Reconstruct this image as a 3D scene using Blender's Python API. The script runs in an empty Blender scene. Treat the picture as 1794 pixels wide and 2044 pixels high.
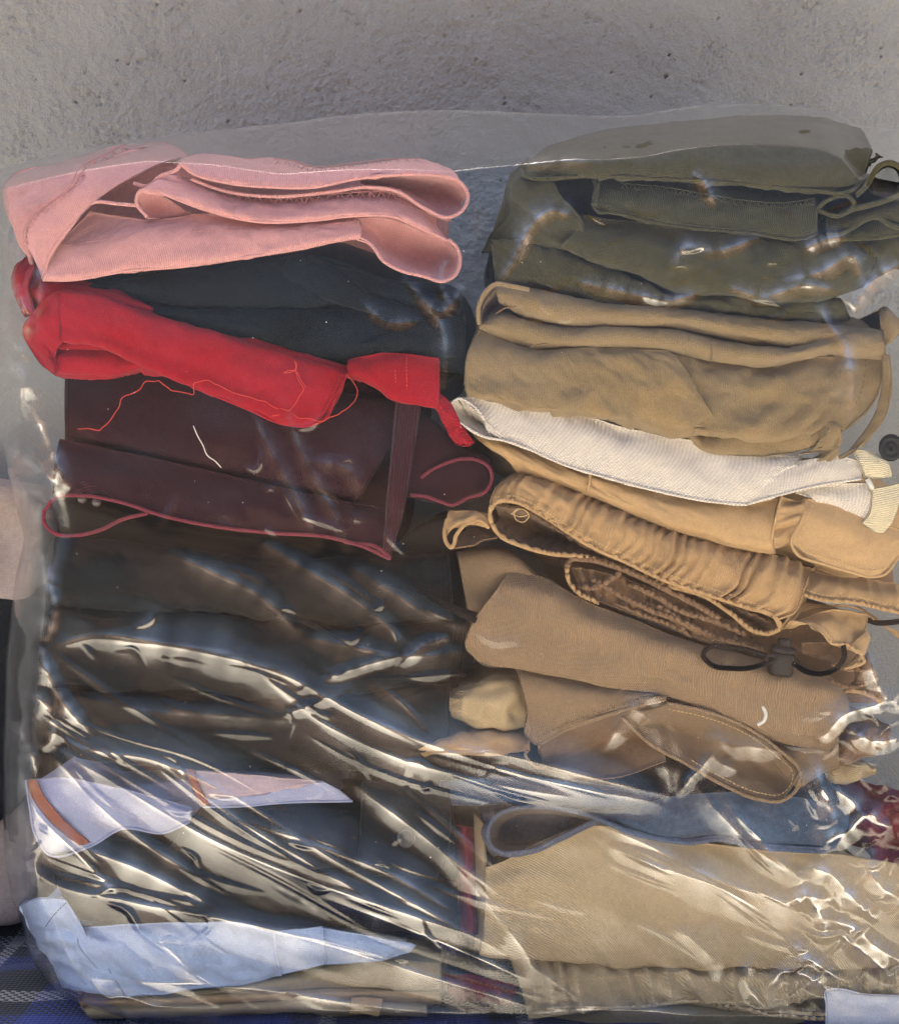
import bpy, math, random
import numpy as np
from mathutils import Vector

# ------------------------------------------------------------------ camera, sky, sun, exposure
SC = bpy.context.scene
COL = SC.collection
S, D, CZ = 0.0004, 1.1, 0.42          # metres per drawing unit, camera distance, camera height
CX, CY = 897.0, 1022.0

cam_d = bpy.data.cameras.new("camera")
cam = bpy.data.objects.new("camera", cam_d)
COL.objects.link(cam)
cam.location = (0, -D, CZ)
cam.rotation_euler = (math.radians(90), 0, 0)
cam_d.sensor_fit = 'VERTICAL'
cam_d.sensor_height = 24.0
cam_d.lens = 24.0 * D / (2044 * S)
cam_d.clip_start = 0.02
cam_d.clip_end = 2000
SC.camera = cam

SUN_EL, SUN_AZ = 68.0, -35.0           # sun stands behind the wall, to the left
world = bpy.data.worlds.new("World")
SC.world = world
world.use_nodes = True
nt = world.node_tree
bg = nt.nodes["Background"]
sky = nt.nodes.new("ShaderNodeTexSky")
sky.sky_type = 'NISHITA'
sky.sun_disc = False
sky.sun_elevation = math.radians(SUN_EL)
sky.sun_rotation = math.radians(SUN_AZ)
sky.dust_density = 7.0
sky.air_density = 0.8
sky.altitude = 0
bg.inputs[1].default_value = 0.105
nt.links.new(sky.outputs[0], bg.inputs[0])

sun_d = bpy.data.lights.new("sun", 'SUN')
sun_d.energy = 5.0
sun_d.angle = math.radians(0.5)
sun_d.color = (1.0, 0.93, 0.82)
sun = bpy.data.objects.new("sun", sun_d)
COL.objects.link(sun)
el, az = math.radians(SUN_EL), math.radians(SUN_AZ)
to_sun = Vector((math.sin(az) * math.cos(el), math.cos(az) * math.cos(el), math.sin(el)))
sun.rotation_euler = to_sun.to_track_quat('Z', 'Y').to_euler()
sun.location = to_sun * 5

SC.view_settings.view_transform = 'Standard'
SC.view_settings.look = 'None'
SC.view_settings.gamma = 1.0
SC.view_settings.use_curve_mapping = False
SC.view_settings.exposure = 1.68
SC.cycles.max_bounces = 8
SC.cycles.diffuse_bounces = 3
SC.cycles.glossy_bounces = 3
SC.cycles.transparent_max_bounces = 24
SC.cycles.use_denoising = True

rng = np.random.default_rng(7)
random.seed(7)

# ------------------------------------------------------------------ drawing units -> metres
def W(a):
    """(..., 3) array of column, row, depth in mm -> world metres"""
    a = np.asarray(a, float)
    y = a[..., 2] / 1000.0
    k = S * (D + y) / D
    return np.stack([(a[..., 0] - CX) * k, y, CZ - (a[..., 1] - CY) * k], -1)

SRC = 1794 / 3024
CROP = {0: (0, 0, SRC), 1: (0, 350, 1794 / 1650), 2: (1500, 350, 1794 / 1524), 3: (0, 1350, 1794 / 1650),
        4: (1450, 1300, 1794 / 1574), 5: (0, 2350, 1794 / 1650), 6: (1450, 2350, 1794 / 1574),
        7: (2500, 350, 1127 / 524), 8: (2500, 1900, 1127 / 524), 9: (0, 1500, 908 / 400),
        10: (0, 2900, 1794 / 500), 11: (2524, 2846, 1703 / 500), 12: (1300, 1200, 1533 / 600)}

def L(c, s, d=0.0):
    """parse 'x,y[,depth] x,y ...' measured on sheet c"""
    ox, oy, k = CROP[c]
    out = []
    for t in s.split():
        v = [float(q) for q in t.split(',')]
        out.append(((v[0] / k + ox) * SRC, (v[1] / k + oy) * SRC, v[2] if len(v) > 2 else d))
    return np.array(out)

# ------------------------------------------------------------------ splines, noise
def spline(P, n, t=None):
    P = np.asarray(P, float)
    if len(P) == 2:
        s = np.linspace(0, 1, n)[:, None]
        return P[0] * (1 - s) + P[1] * s
    seg = np.linalg.norm(np.diff(P[:, :2], axis=0), axis=1) + 0.3 * abs(np.diff(P[:, 2])) + 1e-3
    t = np.concatenate([[0], np.cumsum(seg)])
    return herm(P, t, np.linspace(0, t[-1], n))

def herm(P, t, q):
    h = np.diff(t)
    sl = np.diff(P, axis=0) / h.reshape((-1,) + (1,) * (P.ndim - 1))
    m = np.empty_like(P)
    m[0], m[-1] = sl[0], sl[-1]
    hh = h.reshape((-1,) + (1,) * (P.ndim - 1))
    m[1:-1] = (sl[:-1] * hh[1:] + sl[1:] * hh[:-1]) / (hh[1:] + hh[:-1])
    i = np.clip(np.searchsorted(t, q, side='right') - 1, 0, len(t) - 2)
    sh = (-1,) + (1,) * (P.ndim - 1)
    s = ((q - t[i]) / h[i]).reshape(sh)
    H = h[i].reshape(sh)
    return ((2 * s**3 - 3 * s**2 + 1) * P[i] + (s**3 - 2 * s**2 + s) * H * m[i]
            + (-2 * s**3 + 3 * s**2) * P[i + 1] + (s**3 - s**2) * H * m[i + 1])

def fnoise(ny, nx, Ly, Lx, lam, aniso=1.0, ang=0.0, p=2.0):
    """filtered noise, unit deviation; lam = wavelength, aniso stretches along ang"""
    ky = np.fft.fftfreq(ny, Ly / ny)[:, None]
    kx = np.fft.fftfreq(nx, Lx / nx)[None, :]
    ca, sa = math.cos(ang), math.sin(ang)
    a = (kx * ca + ky * sa) * aniso
    b = -kx * sa + ky * ca
    k = np.sqrt(a * a + b * b) * lam
    f = np.exp(-(k ** p)) * (k > 0)
    n = np.real(np.fft.ifft2(np.fft.fft2(rng.standard_normal((ny, nx))) * f))
    return n / (n.std() + 1e-9)

# ------------------------------------------------------------------ mesh building
def mesh(name, V, F, uv=None, smooth=True):
    me = bpy.data.meshes.new(name)
    V = np.ascontiguousarray(V, dtype=np.float32)
    F = np.ascontiguousarray(F, dtype=np.int32)
    me.vertices.add(len(V)); me.vertices.foreach_set("co", V.ravel())
    n, k = F.shape
    me.loops.add(n * k); me.loops.foreach_set("vertex_index", F.ravel())
    me.polygons.add(n)
    me.polygons.foreach_set("loop_start", np.arange(0, n * k, k, dtype=np.int32))
    me.polygons.foreach_set("loop_total", np.full(n, k, dtype=np.int32))
    me.polygons.foreach_set("use_smooth", np.full(n, smooth, dtype=bool))
    me.update(calc_edges=True)
    if uv is not None:
        lay = me.uv_layers.new(name="UVMap")
        lay.data.foreach_set("uv", np.ascontiguousarray(uv[F.ravel()], dtype=np.float32).ravel())
    me.validate()
    return me

def link(name, me, mat, parent=None):
    o = bpy.data.objects.new(name, me)
    COL.objects.link(o)
    if mat is not None:
        me.materials.append(mat)
    if parent is not None:
        o.parent = parent
        loc = np.array(parent.location)
        if parent.parent is not None:
            loc = np.array(parent.parent.location)
        co = np.empty(len(me.vertices) * 3, np.float32)
        me.vertices.foreach_get("co", co)
        me.vertices.foreach_set("co", (co.reshape(-1, 3) - loc).ravel().astype(np.float32))
        me.update()
    return o

def tag(o, label=None, cat=None, group=None, kind=None):
    for k, v in (("label", label), ("category", cat), ("group", group), ("kind", kind)):
        if v: o[k] = v
    return o

def thing(name, label, cat, base, group=None):
    o = bpy.data.objects.new(name, None)
    o.empty_display_size = 0.02
    COL.objects.link(o)
    o.location = W(np.array(base, float))
    return tag(o, label, cat, group)

def normals(G):
    du = np.gradient(G, axis=1); dv = np.gradient(G, axis=0)
    n = np.cross(du, dv)
    return n / (np.linalg.norm(n, axis=-1, keepdims=True) + 1e-12)

def shell(G, t):
    """grid (nv,nu,3) in metres -> closed shell of thickness t with rounded rim"""
    nv, nu, _ = G.shape
    N = normals(G)
    A = (G + N * t / 2).reshape(-1, 3); B = (G - N * t / 2).reshape(-1, 3)
    ul = np.zeros((nv, nu)); vl = np.zeros((nv, nu))
    ul[:, 1:] = np.cumsum(np.linalg.norm(np.diff(G, axis=1), axis=-1), 1)
    vl[1:] = np.cumsum(np.linalg.norm(np.diff(G, axis=0), axis=-1), 0)
    uv1 = np.stack([ul.ravel(), vl.ravel()], -1) * 1000
    idx = np.arange(nv * nu).reshape(nv, nu)
    q = np.stack([idx[:-1, :-1], idx[:-1, 1:], idx[1:, 1:], idx[1:, :-1]], -1).reshape(-1, 4)
    M = nv * nu
    rim = np.concatenate([idx[0, :], idx[1:, -1], idx[-1, -2::-1], idx[-2:0:-1, 0]])
    P = G.reshape(-1, 3)
    # outward direction on the rim
    c = np.zeros((nv, nu, 3))
    c[0] = G[0] - G[1]; c[-1] = G[-1] - G[-2]
    c[1:-1, 0] = G[1:-1, 0] - G[1:-1, 1]; c[1:-1, -1] = G[1:-1, -1] - G[1:-1, -2]
    o = c.reshape(-1, 3)[rim]
    o = o / (np.linalg.norm(o, axis=-1, keepdims=True) + 1e-9)
    R = P[rim] + o * t * 0.5
    nr = len(rim)
    V = np.concatenate([A, B, R])
    r0 = rim; r1 = np.roll(rim, -1)
    m0 = 2 * M + np.arange(nr); m1 = 2 * M + np.roll(np.arange(nr), -1)
    s1 = np.stack([r1, r0, m0, m1], -1)
    s2 = np.stack([m1, m0, r0 + M, r1 + M], -1)
    F = np.concatenate([q[:, ::-1], q + M, s1, s2])
    uv = np.concatenate([uv1, uv1, uv1[rim]])
    return V, F, uv

def loft(rows, nu, nv):
    R = np.stack([spline(r, nu) for r in rows])
    if len(R) == 2:
        s = np.linspace(0, 1, nv)[:, None, None]
        return R[0] * (1 - s) + R[1] * s
    st = np.linalg.norm(np.diff(R[:, :, :2], axis=0), axis=-1).mean(1) + 1.2 * abs(np.diff(R[:, :, 2], axis=0)).mean(1) + 1e-3
    t = np.concatenate([[0], np.cumsum(st)])
    return herm(R, t, np.linspace(0, t[-1], nv))

def wrinkle(G, wr, gather=None):
    nv, nu, _ = G.shape
    N = normals(G)
    N = N * np.where(N[..., 1:2] > 0, -1, 1) if abs(N[..., 1].mean()) > 0.3 else N
    Lx = np.linalg.norm(np.diff(G, axis=1), axis=-1).sum(1).mean() * 1000 + 1
    Ly = np.linalg.norm(np.diff(G, axis=0), axis=-1).sum(0).mean() * 1000 + 1
    h = np.zeros((nv, nu))
    varc = np.concatenate([[0], np.cumsum(np.linalg.norm(np.diff(G, axis=0), axis=-1).mean(1))])
    varc = varc / varc[-1]
    for w in wr:
        amp, lam = w[0] * (1.35 if w[1] < 20 else 1.1), w[1]
        an = w[2] if len(w) > 2 else 1.0
        ag = w[3] if len(w) > 3 else 0.0
        # avoid the wrap of the periodic noise by cropping from a larger field
        nd = int(min(260, max(nv, Ly / lam * 7)))
        f = fnoise(nd * 2, nu * 2, Ly * 2, Lx * 2, lam, an, ag)[:nd, :nu]
        q = varc * (nd - 1); i = np.minimum(q.astype(int), nd - 2); w_ = (q - i)[:, None]
        if amp >= 0.45 and lam > 6:      # sharp creases among the soft swells
            f2 = fnoise(nd * 2, nu * 2, Ly * 2, Lx * 2, lam * 1.25, max(an, 1.0) * 1.5, ag + 0.35)[:nd, :nu]
            f = 0.62 * f + 0.8 * (0.75 - abs(f2))
        h += amp * (f[i] * (1 - w_) + f[i + 1] * w_)
    if nv >= 10:
        bv = np.clip(np.minimum(varc, 1 - varc) / 0.10, 0, 1)[:, None]
        ub = np.linspace(0, 1, nu); bu = np.clip(np.minimum(ub, 1 - ub) / 0.04, 0, 1)[None]
        h *= (0.3 + 0.7 * bv) * (0.4 + 0.6 * bu)
    if gather:
        amp, lam, v0, v1 = gather
        u = np.linspace(0, Lx, nu)
        ph = np.cumsum(1 + 0.45 * fnoise(1, nu * 2, 1, Lx * 2, lam * 1.6)[0, :nu]) * (Lx / nu) * 2 * math.pi / lam
        v = np.linspace(0, 1, nv)[:, None]
        wgt = v0 + (v1 - v0) * v
        am = 0.65 + 0.5 * abs(fnoise(1, nu * 2, 1, Lx * 2, lam * 3)[0, :nu])
        sk = 0.5 * fnoise(nv * 2, nu * 2, Ly * 2, Lx * 2, lam * 3)[:nv, :nu]
        h += amp * wgt * am * (1 - 1.6 * abs(np.sin(0.5 * ph[None] + sk + 0.35 * v)))
    return G + N * h[..., None] / 1000

LASTP = {}          # the panel a seam belongs to

def sheet(name, rows, mat, parent, nu=90, nv=26, t=1.3, wr=((0.5, 22),), gather=None):
    G = W(loft(rows, nu, nv))
    G = wrinkle(G, wr, gather)
    V, F, uv = shell(G, t / 1000)
    o = link(name, mesh(name, V, F, uv), mat, parent)
    LASTP[parent.name] = o
    return o

def fold(name, top, bot, mat, parent, bulge=14, back=200, nu=100, t=1.4, wr=((0.7, 26),), nn=15, gather=None, sharp=2.0):
    """a folded edge of cloth: rounded nose towards the viewer, both leaves running back"""
    T, B = spline(top, nu), spline(bot, nu)
    s = np.linspace(-1, 1, nn)
    rows = []
    for q in s:
        m = (q + 1) / 2
        r = T * (1 - m) + B * m
        r = r.copy()
        r[:, 2] += bulge * (1 - np.maximum(0, 1 - abs(q) ** sharp) ** (1 / sharp))
        rows.append(r)
    G = W(np.stack(rows))
    ext = np.array([0, back / 1000.0, 0])
    a0, a1 = G[0], G[-1]
    pre = [a0 + ext * f for f in (1.0, 0.55, 0.2, 0.06)]
    post = [a1 + ext * f for f in (0.06, 0.2, 0.55, 1.0)]
    G = np.concatenate([np.stack(pre), G, np.stack(post)])
    # refine across
    nv = len(G)
    G = herm(G, np.arange(nv, dtype=float), np.linspace(0, nv - 1, nv * 2))
    G = wrinkle(G, wr, gather)
    V, F, uv = shell(G, t / 1000)
    o = link(name, mesh(name, V, F, uv), mat, parent)
    LASTP[parent.name] = o
    return o

def body(name, outline, mat, parent, d0=14, d1=240, t=0, n=96, wr=1.2, flat=0.55):
    """closed padded block with a soft front: the hidden thickness of a folded garment"""
    O = np.concatenate([outline, outline[:1]])
    O = spline(O, n + 1)[:-1]
    c = O.mean(0)
    rings = []
    for k, dep in ((0.03, 0), (0.35, 0.2), (0.6, 0.8), (0.8, 2.5), (0.92, 6), (0.98, 12), (1.0, 22), (1.0, 70), (1.0, d1 - d0 - 20), (0.95, d1 - d0 - 5), (0.6, d1 - d0), (0.03, d1 - d0)):
        r = c + (O - c) * k
        r = r.copy(); r[:, 2] = d0 + 20
        w = W(r); w[:, 1] += dep / 1000
        rings.append(w)
    G = np.stack(rings)
    nr = len(G)
    G = herm(G, np.arange(nr, dtype=float), np.linspace(0, nr - 1, nr * 3 - 2))
    Gc = np.concatenate([G, G[:, :1]], 1)
    nz = fnoise(len(G) * 2, n * 2, 2, 2, 0.25)[:len(G), :n]
    win = np.ones(n)
    N = normals(Gc)[:, :n]
    G = G + N * (nz * wr / 1000)[..., None]
    m = len(G)
    idx = np.arange(m * n).reshape(m, n)
    F = np.stack([idx[:-1], np.roll(idx[:-1], -1, 1), np.roll(idx[1:], -1, 1), idx[1:]], -1).reshape(-1, 4)
    uv = np.stack([G[..., 0].ravel(), G[..., 2].ravel()], -1) * 1000
    return link(name, mesh(name, G.reshape(-1, 3), F, uv), mat, parent)

def tube_arrays(P, r, k=8):
    P = np.asarray(P, float)
    n = len(P)
    T = np.gradient(P, axis=0); T /= np.linalg.norm(T, axis=1, keepdims=True) + 1e-12
    up = np.array([0, 1.0, 0.01]); a = np.cross(T[0], up); a /= np.linalg.norm(a) + 1e-12
    A = np.empty_like(P); A[0] = a
    for i in range(1, n):
        a = A[i - 1] - T[i] * np.dot(A[i - 1], T[i]); A[i] = a / (np.linalg.norm(a) + 1e-12)
    B = np.cross(T, A)
    th = np.linspace(0, 2 * math.pi, k, endpoint=False)
    r = np.broadcast_to(np.asarray(r, float), (n,))
    r = r.copy(); 
    V = P[:, None] + (A[:, None] * np.cos(th)[None, :, None] + B[:, None] * np.sin(th)[None, :, None]) * r[:, None, None]
    V = V.reshape(-1, 3)
    idx = np.arange(n * k).reshape(n, k)
    F = np.stack([idx[:-1], np.roll(idx[:-1], -1, 1), np.roll(idx[1:], -1, 1), idx[1:]], -1).reshape(-1, 4)
    V = np.concatenate([V, P[:1], P[-1:]])
    c0 = np.stack([np.full(k // 2, n * k), idx[0][0::2], np.roll(idx[0], -1)[0::2], np.roll(idx[0], -2)[0::2]], -1)[:, [0, 3, 2, 1]]
    c1 = np.stack([np.full(k // 2, n * k + 1), idx[-1][0::2], np.roll(idx[-1], -1)[0::2], np.roll(idx[-1], -2)[0::2]], -1)
    F = np.concatenate([F, c0, c1])
    arc = np.concatenate([[0], np.cumsum(np.linalg.norm(np.diff(P, axis=0), axis=1))]) * 1000
    uv = np.stack([np.repeat(arc, k), np.tile(np.arange(k) * 0.6, n)], -1)
    uv = np.concatenate([uv, uv[:1], uv[-1:]])
    return V, F, uv

def tube(name, pts, r, mat, parent, n=None, k=8, wob=0.0, rv=0.0, lam=14):
    n = n or max(24, int(len(pts) * 9))
    P = W(spline(pts, n))
    if wob:
        Lx = np.linalg.norm(np.diff(P, axis=0), axis=1).sum() * 1000
        for j, ax in enumerate((0, 2, 1)):
            P[:, ax] += wob / 1000 * fnoise(1, 2 * n, 1, 2 * Lx, lam)[0, :n] * (1 if j < 2 else 0.6)
    rr = np.full(n, r / 1000.0)
    if rv:
        rr = rr * (1 + rv * fnoise(1, 2 * n, 1, 2 * n, 5)[0, :n])
    V, F, uv = tube_arrays(P, rr, k)
    return link(name, mesh(name, V, F, uv), mat, parent)

def joined(name, parts, mat, parent, stuff=True):
    vs, fs, us, o = [], [], [], 0
    for V, F, uv in parts:
        vs.append(V); fs.append(F + o); us.append(uv); o += len(V)
    ob = link(name, mesh(name, np.concatenate(vs), np.concatenate(fs), np.concatenate(us)), mat, parent)
    if stuff: ob["kind"] = "stuff"
    return ob

def stitches(name, pts, mat, parent, step=3.4, ln=2.3, r=0.33, lift=0.7):
    parent = LASTP.get(parent.name, parent)
    P = W(spline(pts, 400))
    arc = np.concatenate([[0], np.cumsum(np.linalg.norm(np.diff(P, axis=0), axis=1))]) * 1000
    parts = []
    a = 0.5
    while a + ln < arc[-1]:
        q = np.linspace(a, a + ln * random.uniform(.85, 1.1), 5)
        X = np.stack([np.interp(q, arc, P[:, i]) for i in range(3)], -1)
        X[:, 1] -= lift / 1000 * np.array([0.2, 0.9, 1, 0.9, 0.2])
        X[:, 2] += random.uniform(-.12, .12) / 1000
        parts.append(tube_arrays(X, np.array([.6, 1, 1, 1, .6]) * r / 1000, 6))
        a += step * random.uniform(.93, 1.07)
    return joined(name, parts, mat, parent)

def zigzag(name, pts, mat, parent, amp=10, step=11, r=0.5, lift=1.0):
    """overlock seam: zigzag thread between two edge threads"""
    parent = LASTP.get(parent.name, parent)
    C = spline(pts, 600)
    arc = np.concatenate([[0], np.cumsum(np.linalg.norm(np.diff(C[:, :2], axis=0), axis=1))])
    n = max(4, int(arc[-1] / step))
    q = np.linspace(0, arc[-1], n)
    X = np.stack([np.interp(q, arc, C[:, i]) for i in range(3)], -1)
    T = np.gradient(X[:, :2], axis=0); T /= np.linalg.norm(T, axis=1, keepdims=True)
    Nn = np.stack([-T[:, 1], T[:, 0]], -1)
    Z = X.copy(); sg = np.where(np.arange(n) % 2 == 0, 1, -1) * (1 + 0.15 * rng.standard_normal(n))
    Z[:, :2] += Nn * amp * sg[:, None]
    Z[:, 2] -= lift
    parts = []
    Wz = W(Z)
    Wd = np.concatenate([np.linspace(Wz[i], Wz[i + 1], 4, endpoint=False) for i in range(n - 1)])
    parts.append(tube_arrays(Wd, r / 1000, 6))
    for sd in (1, -1):
        E = X.copy(); E[:, :2] += Nn * amp * sd; E[:, 2] -= lift * 0.6
        parts.append(tube_arrays(W(E), r * 1.1 / 1000, 6))
    return joined(name, parts, mat, parent)

def rope(name, pts, r, mat, parent, pitch=4.5):
    P0 = spline(pts, 50)
    Lx = np.linalg.norm(np.diff(W(P0), axis=0), axis=1).sum() * 1000
    n = int(Lx / pitch * 9) + 10
    P = W(spline(pts, n))
    T = np.gradient(P, axis=0); T /= np.linalg.norm(T, axis=1, keepdims=True)
    A = np.cross(T, [0, 1, 0.02]); A /= np.linalg.norm(A, axis=1, keepdims=True)
    B = np.cross(T, A)
    th = np.arange(n) / 9 * 2 * math.pi
    parts = []
    for k in (0, math.pi):
        Q = P + (A * np.cos(th + k)[:, None] + B * np.sin(th + k)[:, None]) * r * 0.5 / 1000
        parts.append(tube_arrays(Q, r * 0.62 / 1000, 8))
    return joined(name, parts, mat, parent, stuff=False)

# ------------------------------------------------------------------ materials
def nodes(name):
    m = bpy.data.materials.new(name)
    m.use_nodes = True
    t = m.node_tree
    return m, t, t.nodes["Principled BSDF"]

def N_(t, typ, **kw):
    n = t.nodes.new(typ)
    for k, v in kw.items(): setattr(n, k, v)
    return n

def mathn(t, op, a, b=None, c=None):
    n = N_(t, "ShaderNodeMath", operation=op)
    for i, v in enumerate((a, b, c)):
        if v is None: continue
        if isinstance(v, (int, float)): n.inputs[i].default_value = v
        else: t.links.new(v, n.inputs[i])
    return n.outputs[0]

def fabric(name, col, kind='plain', per=1.6, bump=0.5, sheen=0.25, var=0.16, rough=0.92, ang=45, wcol=0.22, slub=0.0):
    m, t, b = nodes(name)
    tc = N_(t, "ShaderNodeTexCoord")
    ob = N_(t, "ShaderNodeTexCoord")
    uv = tc.outputs["UV"]
    def wave(angle, p):
        mp = N_(t, "ShaderNodeMapping"); mp.inputs["Rotation"].default_value = (0, 0, math.radians(angle))
        t.links.new(uv, mp.inputs[0])
        w = N_(t, "ShaderNodeTexWave", wave_type='BANDS', bands_direction='X')
        w.inputs["Scale"].default_value = 0.314159 / p
        w.inputs["Distortion"].default_value = 0.7
        w.inputs["Detail"].default_value = 1.0
        w.inputs["Detail Scale"].default_value = 3.0
        t.links.new(mp.outputs[0], w.inputs[0])
        return w.outputs["Fac"]
    if kind == 'rib': h = wave(0, per)
    elif kind == 'course': h = wave(90, per)
    elif kind == 'twill': h = wave(ang, per)
    elif kind == 'canvas':
        h = mathn(t, 'MULTIPLY', wave(45, per), wave(-45, per)); h = mathn(t, 'POWER', h, 0.6)
    elif kind == 'knit':
        h = mathn(t, 'MULTIPLY', wave(0, per), wave(90, per * 0.8))
    else: h = mathn(t, 'MULTIPLY', wave(0, per), wave(90, per))
    n1 = N_(t, "ShaderNodeTexNoise"); n1.inputs["Scale"].default_value = 900; n1.inputs["Detail"].default_value = 3
    n2 = N_(t, "ShaderNodeTexNoise"); n2.inputs["Scale"].default_value = 28; n2.inputs["Detail"].default_value = 5; n2.inputs["Roughness"].default_value = 0.65
    n3 = N_(t, "ShaderNodeTexNoise"); n3.inputs["Scale"].default_value = 220; n3.inputs["Detail"].default_value = 4
    for n in (n1, n2, n3): t.links.new(ob.outputs["Object"], n.inputs["Vector"])
    k = mathn(t, 'ADD', mathn(t, 'MULTIPLY', h, wcol), 1 - wcol * 0.5)
    k = mathn(t, 'MULTIPLY', k, mathn(t, 'ADD', mathn(t, 'MULTIPLY', n2.outputs["Fac"], var * 2), 1 - var))
    k = mathn(t, 'MULTIPLY', k, mathn(t, 'ADD', mathn(t, 'MULTIPLY', n3.outputs["Fac"], var * 2.4), 1 - var * 1.2))
    k = mathn(t, 'MULTIPLY', k, mathn(t, 'ADD', mathn(t, 'MULTIPLY', n1.outputs["Fac"], 0.5), 0.75))
    mx = N_(t, "ShaderNodeVectorMath", operation='SCALE')
    mx.inputs[0].default_value = col
    t.links.new(k, mx.inputs["Scale"])
    t.links.new(mx.outputs[0], b.inputs["Base Color"])
    hh = mathn(t, 'ADD', h, mathn(t, 'MULTIPLY', n1.outputs["Fac"], 0.8))
    hh = mathn(t, 'ADD', hh, mathn(t, 'MULTIPLY', n3.outputs["Fac"], 1.4))
    bp = N_(t, "ShaderNodeBump"); bp.inputs["Strength"].default_value = bump; bp.inputs["Distance"].default_value = 0.0009
    t.links.new(hh, bp.inputs["Height"]); t.links.new(bp.outputs[0], b.inputs["Normal"])
    b.inputs["Roughness"].default_value = rough
    b.inputs["Specular IOR Level"].default_value = 0.15
    b.inputs["Sheen Weight"].default_value = sheen
    b.inputs["Sheen Roughness"].default_value = 0.5
    b.inputs["Sheen Tint"].default_value = tuple(0.5 + 0.5 * c for c in col) + (1,)
    return m

def plain(name, col, rough=0.5, spec=0.5, bump=0.0, bscale=300):
    m, t, b = nodes(name)
    b.inputs["Roughness"].default_value = rough
    b.inputs["Specular IOR Level"].default_value = spec
    tc = N_(t, "ShaderNodeTexCoord")
    n = N_(t, "ShaderNodeTexNoise"); n.inputs["Scale"].default_value = bscale; n.inputs["Detail"].default_value = 4
    t.links.new(tc.outputs["Object"], n.inputs["Vector"])
    mx = N_(t, "ShaderNodeVectorMath", operation='SCALE'); mx.inputs[0].default_value = col
    t.links.new(mathn(t, 'ADD', mathn(t, 'MULTIPLY', n.outputs["Fac"], 0.3), 0.85), mx.inputs["Scale"])
    t.links.new(mx.outputs[0], b.inputs["Base Color"])
    if bump:
        bp = N_(t, "ShaderNodeBump"); bp.inputs["Strength"].default_value = bump; bp.inputs["Distance"].default_value = 0.001
        t.links.new(n.outputs["Fac"], bp.inputs["Height"]); t.links.new(bp.outputs[0], b.inputs["Normal"])
    return m

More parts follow.
